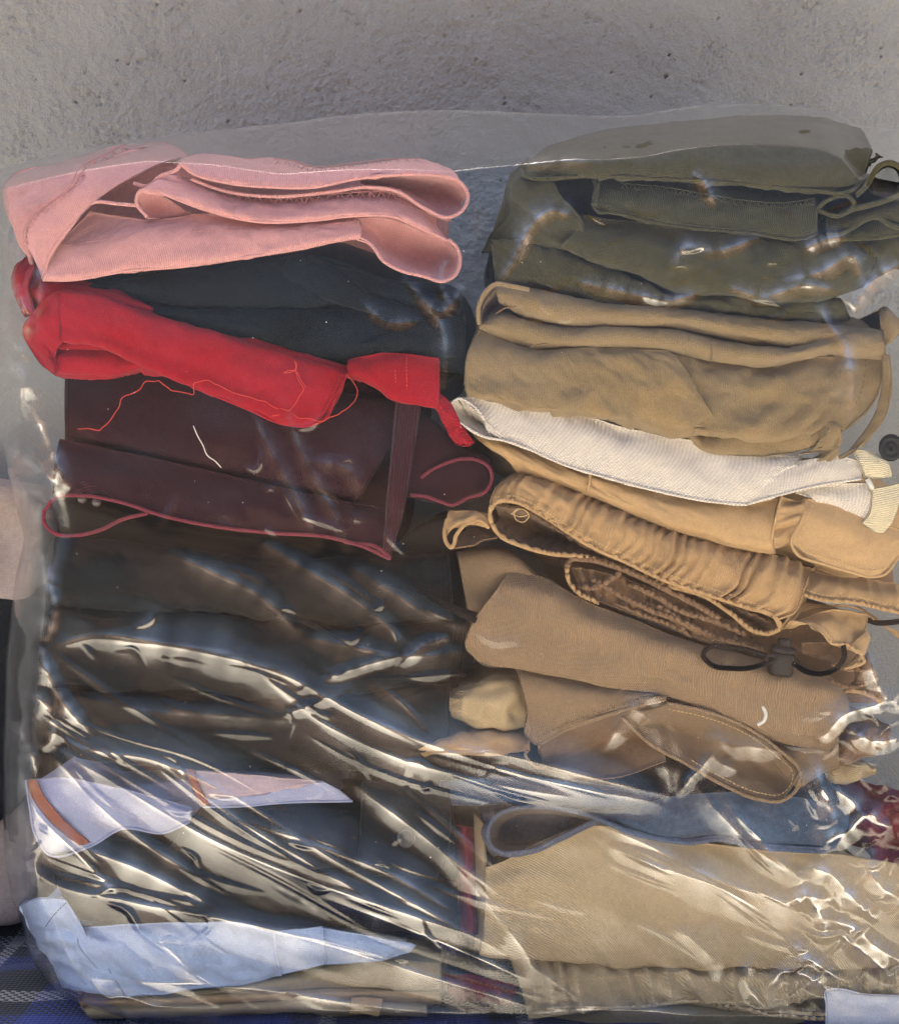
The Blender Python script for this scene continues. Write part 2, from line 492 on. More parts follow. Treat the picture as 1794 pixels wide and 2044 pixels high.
def film_material(name, f0=0.042, haze=0.008, rough=0.075, tint=(0.97, 0.98, 0.985)):
    m, t, b = nodes(name)
    t.nodes.remove(b)
    out = t.nodes["Material Output"]
    geo = N_(t, "ShaderNodeNewGeometry")
    tc = N_(t, "ShaderNodeTexCoord")
    # very fine drawing lines and scuffs of the film
    mp = N_(t, "ShaderNodeMapping"); mp.inputs["Scale"].default_value = (500, 500, 14)
    t.links.new(tc.outputs["Object"], mp.inputs[0])
    n1 = N_(t, "ShaderNodeTexNoise"); n1.inputs["Scale"].default_value = 1.0; n1.inputs["Detail"].default_value = 3
    t.links.new(mp.outputs[0], n1.inputs["Vector"])
    n2 = N_(t, "ShaderNodeTexNoise"); n2.inputs["Scale"].default_value = 45; n2.inputs["Detail"].default_value = 5
    t.links.new(tc.outputs["Object"], n2.inputs["Vector"])
    bp = N_(t, "ShaderNodeBump"); bp.inputs["Strength"].default_value = 0.018; bp.inputs["Distance"].default_value = 0.001
    t.links.new(mathn(t, 'ADD', mathn(t, 'MULTIPLY', n1.outputs["Fac"], 0.25), n2.outputs["Fac"]), bp.inputs["Height"])
    dt = N_(t, "ShaderNodeVectorMath", operation='DOT_PRODUCT')
    t.links.new(geo.outputs["Normal"], dt.inputs[0]); t.links.new(geo.outputs["Incoming"], dt.inputs[1])
    c = mathn(t, 'ABSOLUTE', dt.outputs["Value"])
    sch = mathn(t, 'POWER', mathn(t, 'SUBTRACT', 1.0, c), 4.0)
    at = N_(t, "ShaderNodeAttribute", attribute_name="painted_sheen")          # painted boost of reflection and haze along pleats and rim
    F = mathn(t, 'ADD', mathn(t, 'MULTIPLY', f0, mathn(t, 'ADD', 1.0, at.outputs["Fac"])), mathn(t, 'MULTIPLY', sch, 0.8))
    tr = N_(t, "ShaderNodeBsdfTransparent"); tr.inputs[0].default_value = tint + (1,)
    gl0 = N_(t, "ShaderNodeBsdfGlossy"); gl0.inputs["Roughness"].default_value = rough
    gl1 = N_(t, "ShaderNodeBsdfGlossy"); gl1.inputs["Roughness"].default_value = 0.2
    gl = N_(t, "ShaderNodeMixShader"); gl.inputs[0].default_value = 0.6
    for q, k in ((gl0, 1), (gl1, 2)):
        t.links.new(bp.outputs[0], q.inputs["Normal"]); t.links.new(q.outputs[0], gl.inputs[k])
    df = N_(t, "ShaderNodeBsdfDiffuse"); df.inputs[0].default_value = (0.85, 0.88, 0.9, 1)
    tl = N_(t, "ShaderNodeBsdfTranslucent"); tl.inputs[0].default_value = (0.85, 0.88, 0.9, 1)
    dm = N_(t, "ShaderNodeMixShader"); dm.inputs[0].default_value = 0.4
    t.links.new(df.outputs[0], dm.inputs[1]); t.links.new(tl.outputs[0], dm.inputs[2])
    hz = N_(t, "ShaderNodeMixShader")
    hf = mathn(t, 'MULTIPLY', mathn(t, 'MULTIPLY', haze, mathn(t, 'ADD', 1.0, mathn(t, 'MULTIPLY', at.outputs["Fac"], 0.9))), mathn(t, 'ADD', mathn(t, 'MULTIPLY', n1.outputs["Fac"], 0.9), 0.55))
    # a slanting sheet shows more of its haze
    hf = mathn(t, 'MINIMUM', mathn(t, 'DIVIDE', hf, mathn(t, 'MAXIMUM', c, 0.12)), 0.5)
    t.links.new(hf, hz.inputs[0]); t.links.new(tr.outputs[0], hz.inputs[1]); t.links.new(dm.outputs[0], hz.inputs[2])
    mx = N_(t, "ShaderNodeMixShader")
    t.links.new(F, mx.inputs[0]); t.links.new(hz.outputs[0], mx.inputs[1]); t.links.new(gl.outputs[0], mx.inputs[2])
    t.links.new(mx.outputs[0], out.inputs["Surface"])
    return m

M = {}
M['pink'] = fabric("pink_knit", (0.56, 0.27, 0.26), 'knit', 1.4, 0.55, 0.35)
M['pink_rib'] = fabric("pink_ribbed_knit", (0.60, 0.30, 0.29), 'rib', 1.5, 0.5, 0.3, 0.1)
M['pink_thread'] = fabric("pink_thread", (0.56, 0.26, 0.26), 'plain', 1.0, 0.3, 0.2)
M['navy'] = fabric("navy_jersey", (0.006, 0.008, 0.012), 'knit', 1.3, 0.2, 0.03)
M['black'] = fabric("black_cotton", (0.009, 0.010, 0.012), 'twill', 1.4, 0.2, 0.03)
M['red'] = fabric("red_jersey", (0.31, 0.009, 0.020), 'twill', 1.5, 0.4, 0.12, 0.1, wcol=0.3)
M['red_thread'] = fabric("red_thread", (0.70, 0.07, 0.05), 'plain', 1.0, 0.2, 0.1)
M['maroon'] = fabric("maroon_cotton", (0.030, 0.009, 0.014), 'twill', 1.5, 0.5, 0.06)
M['maroon_trim'] = fabric("maroon_ribbon", (0.046, 0.013, 0.019), 'course', 2.4, 0.9, 0.15, wcol=0.5)
M['maroon_cord'] = fabric("maroon_cord", (0.20, 0.035, 0.055), 'plain', 0.9, 0.4, 0.2)
M['olive'] = fabric("olive_fleece", (0.068, 0.063, 0.030), 'knit', 1.5, 0.8, 0.22, 0.22)
M['olive_rib'] = fabric("olive_rib", (0.062, 0.060, 0.032), 'rib', 1.5, 0.8, 0.2, 0.12, wcol=0.35)
M['khaki'] = fabric("khaki_jersey", (0.30, 0.215, 0.112), 'knit', 1.3, 0.8, 0.35, 0.09, wcol=0.2)
M['strap'] = fabric("white_webbing", (0.70, 0.63, 0.55), 'canvas', 2.3, 0.7, 0.2, 0.05, wcol=0.4)
M['cream'] = fabric("cream_tape", (0.66, 0.58, 0.40), 'rib', 1.8, 0.7, 0.2, 0.08, wcol=0.3)
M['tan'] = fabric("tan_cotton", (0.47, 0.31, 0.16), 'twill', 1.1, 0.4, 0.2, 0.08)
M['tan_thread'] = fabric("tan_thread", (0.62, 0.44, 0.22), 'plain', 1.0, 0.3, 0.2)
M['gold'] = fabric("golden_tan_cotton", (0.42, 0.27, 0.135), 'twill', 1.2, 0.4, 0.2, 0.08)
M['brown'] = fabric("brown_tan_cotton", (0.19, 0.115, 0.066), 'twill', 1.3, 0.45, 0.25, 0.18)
M['twill'] = fabric("brown_twill", (0.285, 0.195, 0.118), 'twill', 1.6, 0.8, 0.15, 0.07, wcol=0.28, ang=32)
M['sand'] = fabric("sand_twill", (0.53, 0.40, 0.235), 'twill', 1.6, 0.7, 0.2, 0.08, wcol=0.25)
M['sand2'] = fabric("grey_sand_twill", (0.49, 0.375, 0.22), 'twill', 1.5, 0.7, 0.2, 0.12, wcol=0.28)
M['denim'] = fabric("blue_denim", (0.075, 0.115, 0.185), 'twill', 1.5, 0.8, 0.15, 0.3, wcol=0.4)
M['denim_edge'] = fabric("denim_hem", (0.125, 0.15, 0.22), 'rib', 1.2, 0.9, 0.2, 0.25, wcol=0.4)
M['denim_in'] = fabric("denim_inside", (0.11, 0.09, 0.085), 'twill', 1.5, 0.6, 0.15, 0.2)
M['sky'] = fabric("light_blue_cotton", (0.50, 0.60, 0.80), 'plain', 1.3, 0.5, 0.15, 0.08, wcol=0.2)
M['lilac'] = fabric("lilac_white_cotton", (0.36, 0.38, 0.54), 'plain', 1.3, 0.3, 0.15, 0.06)
M['blush'] = fabric("blush_cotton", (0.50, 0.38, 0.40), 'plain', 1.3, 0.3, 0.15, 0.06)
M['orange'] = fabric("orange_trim", (0.34, 0.11, 0.05), 'plain', 1.3, 0.3, 0.15, 0.06)
M['wine'] = fabric("wine_red_cotton", (0.16, 0.012, 0.025), 'plain', 1.3, 0.4, 0.1)
M['white'] = fabric("white_twill", (0.84, 0.83, 0.84), 'twill', 1.3, 0.4, 0.1, 0.04, wcol=0.1)
M['grey_cloth'] = fabric("pale_grey_cloth", (0.40, 0.33, 0.30), 'plain', 1.5, 0.4, 0.2)
M['dark_cloth'] = fabric("dark_grey_cloth", (0.02, 0.022, 0.026), 'plain', 1.5, 0.4, 0.1)
M['black_cord'] = fabric("black_cord", (0.008, 0.008, 0.010), 'twill', 0.9, 0.6, 0.0)
M['black_plastic'] = plain("black_plastic", (0.010, 0.010, 0.012), 0.55, 0.3, 0.1)
M['button'] = plain("dark_button", (0.03, 0.03, 0.034), 0.3, 0.5)
M['pearl'] = plain("clear_button", (0.05, 0.04, 0.045), 0.25, 0.5)
M['steel'] = plain("bright_steel", (0.55, 0.53, 0.48), 0.25, 0.8)
M['white_thread'] = fabric("white_thread", (0.8, 0.76, 0.7), 'plain', 1.0, 0.2, 0.1)
M['film'] = film_material("clear_film")

# ------------------------------------------------------------------ the setting
def stucco():
    m, t, b = nodes("grey_painted_stucco")
    tc = N_(t, "ShaderNodeTexCoord")
    n = N_(t, "ShaderNodeTexNoise"); n.inputs["Scale"].default_value = 6; n.inputs["Detail"].default_value = 6
    n2 = N_(t, "ShaderNodeTexNoise"); n2.inputs["Scale"].default_value = 420; n2.inputs["Detail"].default_value = 4
    for q in (n, n2): t.links.new(tc.outputs["Object"], q.inputs["Vector"])
    k = mathn(t, 'ADD', mathn(t, 'MULTIPLY', n.outputs["Fac"], 0.35), 0.78)
    k = mathn(t, 'MULTIPLY', k, mathn(t, 'ADD', mathn(t, 'MULTIPLY', n2.outputs["Fac"], 0.3), 0.85))
    mx = N_(t, "ShaderNodeVectorMath", operation='SCALE'); mx.inputs[0].default_value = (0.335, 0.345, 0.330)
    t.links.new(k, mx.inputs["Scale"]); t.links.new(mx.outputs[0], b.inputs["Base Color"])
    bp = N_(t, "ShaderNodeBump"); bp.inputs["Strength"].default_value = 1.0; bp.inputs["Distance"].default_value = 0.0016
    t.links.new(n2.outputs["Fac"], bp.inputs["Height"]); t.links.new(bp.outputs[0], b.inputs["Normal"])
    b.inputs["Roughness"].default_value = 0.62
    b.inputs["Specular IOR Level"].default_value = 0.35
    return m

WALL_Y, WALL_H = 0.335, 1.84
def build_wall():
    xs = np.concatenate([np.linspace(-3, -0.62, 12)[:-1], np.linspace(-0.62, 0.62, 660), np.linspace(0.62, 3, 12)[1:]])
    zs = np.concatenate([np.linspace(0, 0.62, 20)[:-1], np.linspace(0.62, 1.0, 210), np.linspace(1.0, WALL_H, 14)[1:]])
    X, Z = np.meshgrid(xs, zs)
    nx, nz = 660, 210
    Lx, Lz = 1240, 380
    a = fnoise(nz, nx, Lz, Lx, 15, 0.8, 0.5)            # trowelled swells
    b = fnoise(nz, nx, Lz, Lx, 5.5, 0.7, 0.9)             # lumps
    c = fnoise(nz, nx, Lz, Lx, 3.0)
    r = fnoise(nz, nx, Lz, Lx, 10, 0.45, 0.9)             # ridged scars
    ridge = np.exp(-(r / 0.16) ** 2) * np.clip(fnoise(nz, nx, Lz, Lx, 45) + 0.1, 0, 1.5)
    pit = -np.clip(fnoise(nz, nx, Lz, Lx, 3.4) - 2.5, 0, 1.0) * np.clip(fnoise(nz, nx, Lz, Lx, 60) + 0.6, 0, 2)
    amp = np.clip(0.75 + 0.35 * fnoise(nz, nx, Lz, Lx, 90), 0.25, 1.5)
    h = (0.36 * a + (0.34 * b + 0.36 * c) * amp - 1.3 * ridge + 5.5 * pit) / 1000
    Y = np.full(X.shape, WALL_Y)
    j0, i0 = 19, 11
    e = np.minimum(1, np.minimum(np.arange(nz), np.arange(nz)[::-1]) / 6)[:, None]
    Y[j0:j0 + nz, i0:i0 + nx] -= h * e
    G = np.stack([X, Y, Z], -1)
    nzv, nxv = X.shape
    idx = np.arange(nzv * nxv).reshape(nzv, nxv)
    F = np.stack([idx[:-1, :-1], idx[:-1, 1:], idx[1:, 1:], idx[1:, :-1]], -1).reshape(-1, 4)
    V = G.reshape(-1, 3); o = len(V)
    bx = np.array([[x, y, z] for x in (-3.001, 3.001) for y in (WALL_Y + 0.006, WALL_Y + 0.2) for z in (-0.02, WALL_H + 0.001)])
    bf = np.array([[0, 1, 3, 2], [4, 6, 7, 5], [0, 4, 5, 1], [2, 3, 7, 6], [1, 5, 7, 3], [0, 2, 6, 4]]) + o
    me = mesh("stucco_wall", np.concatenate([V, bx]), np.concatenate([F, bf]))
    ob = link("stucco_wall", me, stucco())
    tag(ob, "grey painted rough stucco wall behind the bag of clothes", "wall")
build_wall()

def quad_sheet(name, x0, x1, y0, y1, z, mat, kind="structure"):
    V = np.array([[x0, y0, z], [x1, y0, z], [x1, y1, z], [x0, y1, z]])
    o = link(name, mesh(name, V, np.array([[0, 1, 2, 3]]), smooth=False), mat)
    o["kind"] = kind
    return o
quad_sheet("ground", -600, 600, -600, 600, -0.012, plain("brown_earth", (0.125, 0.078, 0.052), 0.95, 0.1, 0.3, 3))
quad_sheet("paving", -3, 3, -1.15, 0.5, -0.008, plain("pale_concrete", (0.80, 0.75, 0.64), 0.9, 0.2, 0.3, 6))

def plaid():
    m, t, b = nodes("blue_plaid_weave")
    tc = N_(t, "ShaderNodeTexCoord"); sp = N_(t, "ShaderNodeSeparateXYZ")
    t.links.new(tc.outputs["Object"], sp.inputs[0])
    def band(o, per, off, wid):
        f = mathn(t, 'FRACT', mathn(t, 'ADD', mathn(t, 'DIVIDE', o, per), off))
        return mathn(t, 'LESS_THAN', f, wid)
    def mixc(f, a, bcol):
        n = N_(t, "ShaderNodeMix", data_type='RGBA')
        t.links.new(f, n.inputs[0])
        for s_, v in ((6, a), (7, bcol)):
            if isinstance(v, tuple): n.inputs[s_].default_value = v + (1,)
            else: t.links.new(v, n.inputs[s_])
        return n.outputs[2]
    # yarn checker: warp over weft
    wx = N_(t, "ShaderNodeTexWave", bands_direction='X'); wx.inputs["Scale"].default_value = 0.314159 / 0.0042
    wy = N_(t, "ShaderNodeTexWave", bands_direction='Y'); wy.inputs["Scale"].default_value = 0.314159 / 0.0042
    for w in (wx, wy):
        w.inputs["Distortion"].default_value = 0.6
        t.links.new(tc.outputs["Object"], w.inputs[0])
    chk = N_(t, "ShaderNodeTexChecker"); chk.inputs["Scale"].default_value = 1 / 0.0042
    t.links.new(tc.outputs["Object"], chk.inputs[0])
    dark, blue, wht = (0.006, 0.008, 0.014), (0.012, 0.030, 0.22), (0.32, 0.32, 0.31)
    cy = mixc(band(sp.outputs[1], 0.16, 0.12, 0.34), dark, blue)
    cy = mixc(band(sp.outputs[1], 0.16, 0.59, 0.16), cy, wht)
    cx = mixc(band(sp.outputs[0], 0.16, 0.2, 0.4), dark, blue)
    cx = mixc(band(sp.outputs[0], 0.16, 0.66, 0.08), cx, wht)
    c = mixc(chk.outputs["Fac"], cy, cx)
    t.links.new(c, b.inputs["Base Color"])
    bp = N_(t, "ShaderNodeBump"); bp.inputs["Strength"].default_value = 0.9; bp.inputs["Distance"].default_value = 0.001
    t.links.new(mathn(t, 'MULTIPLY', wx.outputs["Fac"], wy.outputs["Fac"]), bp.inputs["Height"])
    t.links.new(bp.outputs[0], b.inputs["Normal"])
    b.inputs["Roughness"].default_value = 0.9
    b.inputs["Sheen Weight"].default_value = 0.2
    return m

def build_blanket():
    nx, ny = 220, 110
    xs = np.linspace(-0.75, 0.75, nx); ys = np.linspace(-0.2, 0.325, ny)
    X, Y = np.meshgrid(xs, ys)
    Z = 0.001 + 0.0022 * (fnoise(ny, nx, 0.525, 1.5, 0.09) + 1.8).clip(0, 5)
    V, F, uv = shell(np.stack([X, Y, Z], -1), 0.0016)
    o = link("plaid_blanket", mesh("plaid_blanket", V, F, uv), plaid())
    tag(o, "dark blue plaid woven blanket lying under the bag", "blanket")
build_blanket()

# ------------------------------------------------------------------ left stack, top to bottom
def pink_garment():
    g = thing("pink_sweatpants", "folded pink knit sweatpants with ribbed hems, topmost of the left stack", "sweatpants", (450, 560, 30))
    m, rb = M['pink'], M['pink_rib']
    # bulk
    body("folded_body", L(1, "70,330 120,560 250,600 700,560 1200,480 1600,560 1640,420 1560,270 1000,230 600,180 300,200"), m, g, 42, 250)
    # left side with ribbed band
    sheet("side_panel", [L(1, "130,610,30 62,470,34 22,390,38 14,300,46 40,266,60 200,220,90 400,164,110 600,138,120"),
                         L(1, "112,560,14 62,455,16 60,400,14 130,340,14 180,290,20 300,240,46 440,180,80 620,146,110"),
                         L(1, "100,520,6 110,440,4 180,375,4 275,300,5 300,250,16 380,210,40 470,172,64 630,152,96")],
          m, g, 80, 22, wr=((0.8, 20), (0.35, 8)))
    sheet("ribbed_band", [L(1, "100,520,6 110,440,4 180,375,4 275,300,5 300,250,16 380,210,40 470,172,64 630,152,96"),
                          L(1, "135,585,1 160,500,-1 230,415,-1 320,330,0 370,275,10 450,232,30 560,190,60 660,165,84"),
                          L(1, "158,640,0 182,560,-1 255,455,-1 345,360,0 420,300,8 510,255,26 600,215,50 690,190,74")],
          rb, g, 90, 18, wr=((0.5, 18),))
    zigzag("seam_stitching", L(1, "100,520,5 110,440,3 180,375,3 275,300,4 300,250,14 380,205,42 470,160,72"), M['pink_thread'], g, 9, 10, 0.45)
    tube("hem", L(1, "158,640,0 182,560,-1 255,455,-1 345,360,0 430,365,4 510,372,10"), 1.5, rb, g, 60)
    # front lower band
    edge = "158,642,0 250,643,-2 450,612,-3 700,590,-3 900,560,-3 1100,528,-3 1250,497,-3 1320,490,-1"
    sheet("ribbed_band", [L(1, "330,395,26 430,410,24 540,425,20 750,405,18 950,440,16 1150,432,16 1300,412,16"),
                          L(1, "215,520,8 400,492,6 560,475,4 750,462,4 950,460,4 1150,445,4 1310,425,6"),
                          L(1, "170,600,1 400,555,-1 560,535,-2 750,520,-2 950,505,-2 1150,480,-2 1320,455,0"),
                          L(1, edge),
                          L(1, "165,636,14 300,636,12 450,608,12 700,586,12 900,556,12 1100,524,12 1320,488,14")],
          rb, g, 110, 26, wr=((0.6, 25), (0.25, 9)))
    stitches("stitching", L(1, "215,522,6 400,494,4 560,477,3 750,464,3 950,462,3 1150,447,3 1310,427,4"), M['pink_thread'], g, 2.6, 1.7, 0.3)
    # right end loop of the lower band
    sheet("ribbed_band", [L(1, "1300,493,-2 1350,515,-3 1400,572,-3 1460,607,-3 1550,630,-2 1620,646,0 1668,620,4 1682,565,8"),
                          L(1, "1320,455,14 1400,500,30 1480,545,36 1560,570,38 1620,580,36 1650,570,30 1665,560,22 1672,550,14"),
                          L(1, "1310,418,14 1400,412,14 1500,440,16 1560,465,16 1600,478,14 1640,500,12 1665,528,10 1680,555,8")],
          rb, g, 60, 24, wr=((0.5, 15),))
    tube("hem", L(1, edge + " 1365,522,-3 1400,572,-3 1460,607,-3 1550,630,-3 1622,648,-1 1668,622,3 1683,565,6 1668,520,6 1640,495,6"), 1.5, rb, g, 150)
    # middle band
    mid = "540,415,8 500,355,6 510,322,4 560,312,3 640,345,2 780,395,1 950,430,0 1150,424,0 1300,408,0 1450,415,1 1510,440,4 1570,468,6 1640,500,8"
    sheet("ribbed_band", [L(1, "600,255,30 700,272,26 800,315,22 900,345,20 1050,350,20 1250,338,20 1400,328,22 1520,338,26 1600,400,28"),
                          L(1, "565,280,12 680,300,9 790,345,7 900,375,6 1050,382,6 1250,365,6 1400,360,8 1510,385,12 1600,450,16"),
                          L(1, "515,320,4 640,343,2 780,393,1 950,428,0 1150,422,0 1300,406,0 1450,413,1 1510,438,4 1640,500,8"),
                          L(1, "530,318,16 640,340,14 780,390,14 950,424,14 1150,418,14 1300,402,14 1450,410,14 1510,434,16 1630,490,16")],
          rb, g, 110, 22, wr=((0.6, 24), (0.25, 9)))
    sheet("ribbed_band", [L(1, "500,345,6 515,318,6 560,312,8"), L(1, "525,390,14 560,370,26 610,345,26"), L(1, "540,418,8 600,420,22 700,405,26")], rb, g, 24, 14)
    tube("hem", L(1, mid), 1.5, rb, g, 130)
    zigzag("seam_stitching", L(1, "640,268,22 760,305,18 850,342,15 960,352,14 1100,352,14 1300,340,14 1470,330,17"), M['pink_thread'], g, 9, 10, 0.45)
    # top band: an open flattened loop
    sheet("ribbed_band", [L(1, "665,200,60 720,188,60 900,198,50 1050,205,46 1150,235,44 1280,228,44 1400,212,48 1550,205,56 1650,240,60"),
                          L(1, "658,215,20 730,225,16 850,240,14 1000,258,12 1150,265,12 1300,245,12 1450,232,14 1570,232,20 1670,262,28"),
                          L(1, "662,225,8 710,255,5 800,280,3 1000,302,2 1150,302,2 1300,272,2 1450,258,2 1580,258,4 1680,285,10"),
                          L(1, "672,225,20 720,252,16 800,276,16 1000,298,14 1150,298,14 1300,268,14 1450,254,14 1580,254,16 1672,280,20")],
          rb, g, 110, 24, wr=((0.6, 22), (0.25, 9)))
    zigzag("seam_stitching", L(1, "1000,215,34 1070,222,32 1150,243,30 1280,232,30 1400,218,32 1540,212,38"), M['pink_thread'], g, 8, 9, 0.45)
    sheet("inner_fold", [L(1, "1300,272,14 1450,258,12 1580,258,10 1680,285,10 1712,330,10"),
                         L(1, "1330,290,30 1450,300,44 1560,320,48 1640,340,40 1690,360,24"),
                         L(1, "1340,300,12 1450,318,8 1550,375,8 1630,412,8 1690,390,10")], m, g, 50, 20, wr=((0.4, 14),))
    tube("hem", L(1, "490,290,18 540,300,16 590,262,14 650,238,12 662,222,8 710,255,5 800,281,3 1000,303,2 1150,303,2 1300,273,2 1450,259,2 1580,259,3 1675,280,6 1711,330,8 1692,388,6 1640,414,4 1555,382,4 1450,318,6 1350,304,8 1200,322,8 1000,338,8 800,312,10 700,275,12"), 1.5, rb, g, 200)
    sheet("inner_fold", [L(1, "690,275,16 800,310,12 1000,336,10 1200,320,10 1340,302,12 1450,318,10 1550,380,10 1640,414,8"),
                         L(1, "690,285,30 800,325,28 1000,346,26 1200,336,26 1340,330,28 1450,345,28 1550,400,24 1650,430,18")], m, g, 80, 8, wr=((0.3, 15),))
pink_garment()

def navy_garment():
    g = thing("navy_jersey", "dark navy jersey folded beneath the pink sweatpants, left stack", "jersey", (450, 720, 40))
    m = M['navy']
    body("folded_body", L(1, "60,505 120,600 330,640 700,585 1200,560 1400,640 1690,690 1730,760 1700,960 1250,960 900,890 450,760 130,660"), m, g, 16, 250, wr=2.0)
    fold("fold", L(1, "330,660,14 700,610,10 1000,560,8 1090,556,8 1250,600,8 1450,660,10 1690,720,16"), L(1, "330,670,14 650,740,10 900,750,8 1100,752,8 1260,735,8 1450,745,10 1690,790,16"), m, g, 16, 180, wr=((1.0, 24), (0.4, 10)))
    fold("fold", L(1, "1035,610,8 1060,560,4 1110,552,2 1200,600,2 1330,675,2 1500,750,4 1650,790,10"), L(1, "1035,625,8 1070,665,5 1150,700,3 1250,730,3 1360,765,4 1500,800,6 1650,820,10"), m, g, 9, 120, wr=((0.5, 16),), nu=70)
    fold("fold", L(1, "520,745,14 700,750,8 950,752,6 1200,745,6 1450,760,8 1700,820,14"), L(1, "520,760,14 700,810,8 950,880,6 1200,945,6 1450,950,8 1700,980,14"), m, g, 18, 180, wr=((1.2, 24), (0.4, 10)))
    fold("fold", L(1, "1290,870,8 1400,830,2 1500,800,0 1620,770,0 1700,770,6"), L(1, "1290,880,8 1400,905,2 1500,915,0 1620,925,0 1700,930,6"), m, g, 14, 120, nu=50, wr=((0.9, 16),))
navy_garment()

def red_garment():
    g = thing("red_shirt", "bright red jersey shirt folded aslant with a loose frayed hem, left stack", "shirt", (420, 870, 20))
    m = M['red']
    body("folded_body", L(1, "110,580 60,650 100,760 180,900 330,960 560,960 900,1060 1160,1120 1240,1010 1550,1070 1580,950 1300,950 900,880 500,760 250,680"), m, g, 26, 250)
    # main slanting band
    sheet("folded_band", [L(1, "235,690,22 330,700,20 500,762,18 700,822,18 900,880,18 1100,940,18 1280,992,20"),
                          L(1, "225,682,6 330,690,4 500,752,3 700,812,3 900,870,3 1100,932,3 1270,982,5"),
                          L(1, "215,740,-2 330,750,-4 500,815,-5 700,880,-5 900,945,-5 1090,1005,-5 1250,1050,-3"),
                          L(1, "225,815,0 340,830,-3 500,890,-5 700,960,-5 900,1035,-5 1070,1090,-5 1215,1110,-3"),
                          L(1, "232,868,4 370,888,0 500,950,-2 700,1030,-3 900,1110,-3 1040,1168,-3 1140,1172,-2"),
                          L(1, "240,866,18 370,884,16 500,944,14 700,1024,12 900,1104,12 1040,1160,12 1140,1166,12")],
          m, g, 120, 34, wr=((0.6, 34), (0.3, 12)))
    tube("hem", L(1, "1268,985,0 1250,1030,-3 1225,1080,-4 1195,1145,-4 1140,1174,-3 1040,1170,-4 900,1112,-4 700,1032,-4"), 1.3, m, g, 70)
    tube("hem", L(1, "1252,985,0 1232,1030,-4 1208,1080,-5 1180,1130,-5 1135,1155,-5"), 1.0, m, g, 40)
    # left turn of the cloth
    sheet("folded_band", [L(1, "230,682,6 180,700,8 135,750,12 95,800,20 88,835,26 110,890,26 150,950,20 200,990,12"),
                          L(1, "235,740,-2 200,760,-2 165,790,0 140,820,4 130,850,8 150,890,8 175,940,6 205,975,4"),
                          L(1, "235,865,6 225,880,6 215,890,6 208,905,6 205,920,6 205,940,6 206,955,6 208,985,6")], m, g, 50, 20, wr=((0.9, 14),))
    fold("fold", L(1, "200,905,10 300,895,8 400,900,8 500,935,10 600,975,14"), L(1, "200,990,8 300,998,5 400,993,5 500,980,8 620,985,14"), m, g, 12, 100, nu=50, wr=((1.0, 14, 2.5),))
    fold("fold", L(1, "225,860,14 300,862,12 400,885,12 520,945,16"), L(1, "215,905,10 300,900,10 400,905,10 520,955,16"), m, g, 8, 80, nu=40, wr=((0.6, 12, 2.5),))
    # layer behind, upper left
    sheet("back_layer", [L(1, "90,562,36 150,600,30 300,648,24 450,690,20 560,745,20"), L(1, "60,640,20 130,690,12 280,690,10 420,715,8 560,752,12"), L(1, "95,770,30 150,760,20 250,730,14 400,740,14 550,770,16")], m, g, 50, 14, wr=((0.7, 14),))
    sheet("back_layer", [L(1, "95,560,50 55,600,44 45,650,40 60,710,40 95,780,40"), L(1, "130,600,16 110,640,10 105,680,8 115,720,10 130,760,14")], m, g, 30, 10, wr=((0.6, 10),))
    fold("fold", L(1, "820,850,12 950,865,8 1100,910,6 1250,955,8 1330,985,12"), L(1, "820,862,12 950,905,8 1100,950,6 1250,990,8 1330,1010,12"), m, g, 8, 120, nu=50, wr=((0.4, 14),))
    # right sleeve end with stitched hem
    sheet("sleeve_end", [L(1, "1275,938,12 1340,920,8 1400,912,6 1500,918,4 1605,932,6"),
                         L(1, "1270,965,4 1350,960,0 1420,962,-2 1500,970,-3 1606,985,0"),
                         L(1, "1280,990,4 1350,1010,0 1420,1040,-2 1500,1055,-3 1606,1060,0"),
                         L(1, "1290,995,10 1370,1035,6 1440,1078,2 1510,1095,1 1605,1112,3"),
                         L(1, "1300,990,24 1370,1028,20 1440,1070,16 1510,1088,15 1600,1104,16")], m, g, 70, 22, wr=((0.7, 18),))
    for x in (1448, 1488):
        stitches("stitching", L(1, f"{x},925,2 {x-2},970,-4 {x},1020,-4 {x+1},1085,0"), M['red_thread'], g, 3.0, 2.0, 0.3)
    sheet("cuff_tip", [L(12, "410,440,10 440,470,8 480,560,8 600,760,10"), L(12, "440,400,2 510,470,0 570,580,0 690,770,2"), L(12, "445,310,6 540,390,4 620,550,4 752,745,8")], m, g, 36, 14, wr=((0.9, 10),))
    # threads hanging over it
    tube("loose_thread", L(1, "292,1180,-7 330,1184,-7 382,1203,-7 398,1160,-7 430,1120,-7 445,1085,-7 500,1050,-7 530,1020,-7 590,1020,-7 640,1045,-7 708,1060,-7 712,1020,-7 760,1018,-7 830,1040,-7 870,1060,-7 960,1085,-7 1050,1115,-7 1080,1090,-7 1110,1040,-7 1085,990,-7 1075,940,-7"), 0.34, M['red_thread'], g, 260, 6, 0.9)
    tube("loose_thread", L(1, "1000,1140,-7 1060,1130,-7 1100,1150,-7 1190,1160,-7 1240,1130,-7 1290,1090,-7 1300,1070,-7 1275,1000,-7"), 0.3, M['red_thread'], g, 120, 6, 0.9)
    tube("loose_thread", L(1, "1075,940,-7 1080,970,-7 1040,985,-7 1060,975,-7 1100,1000,-7 1115,1040,-7"), 0.3, M['red_thread'], g, 80, 6, 0.5)
red_garment()

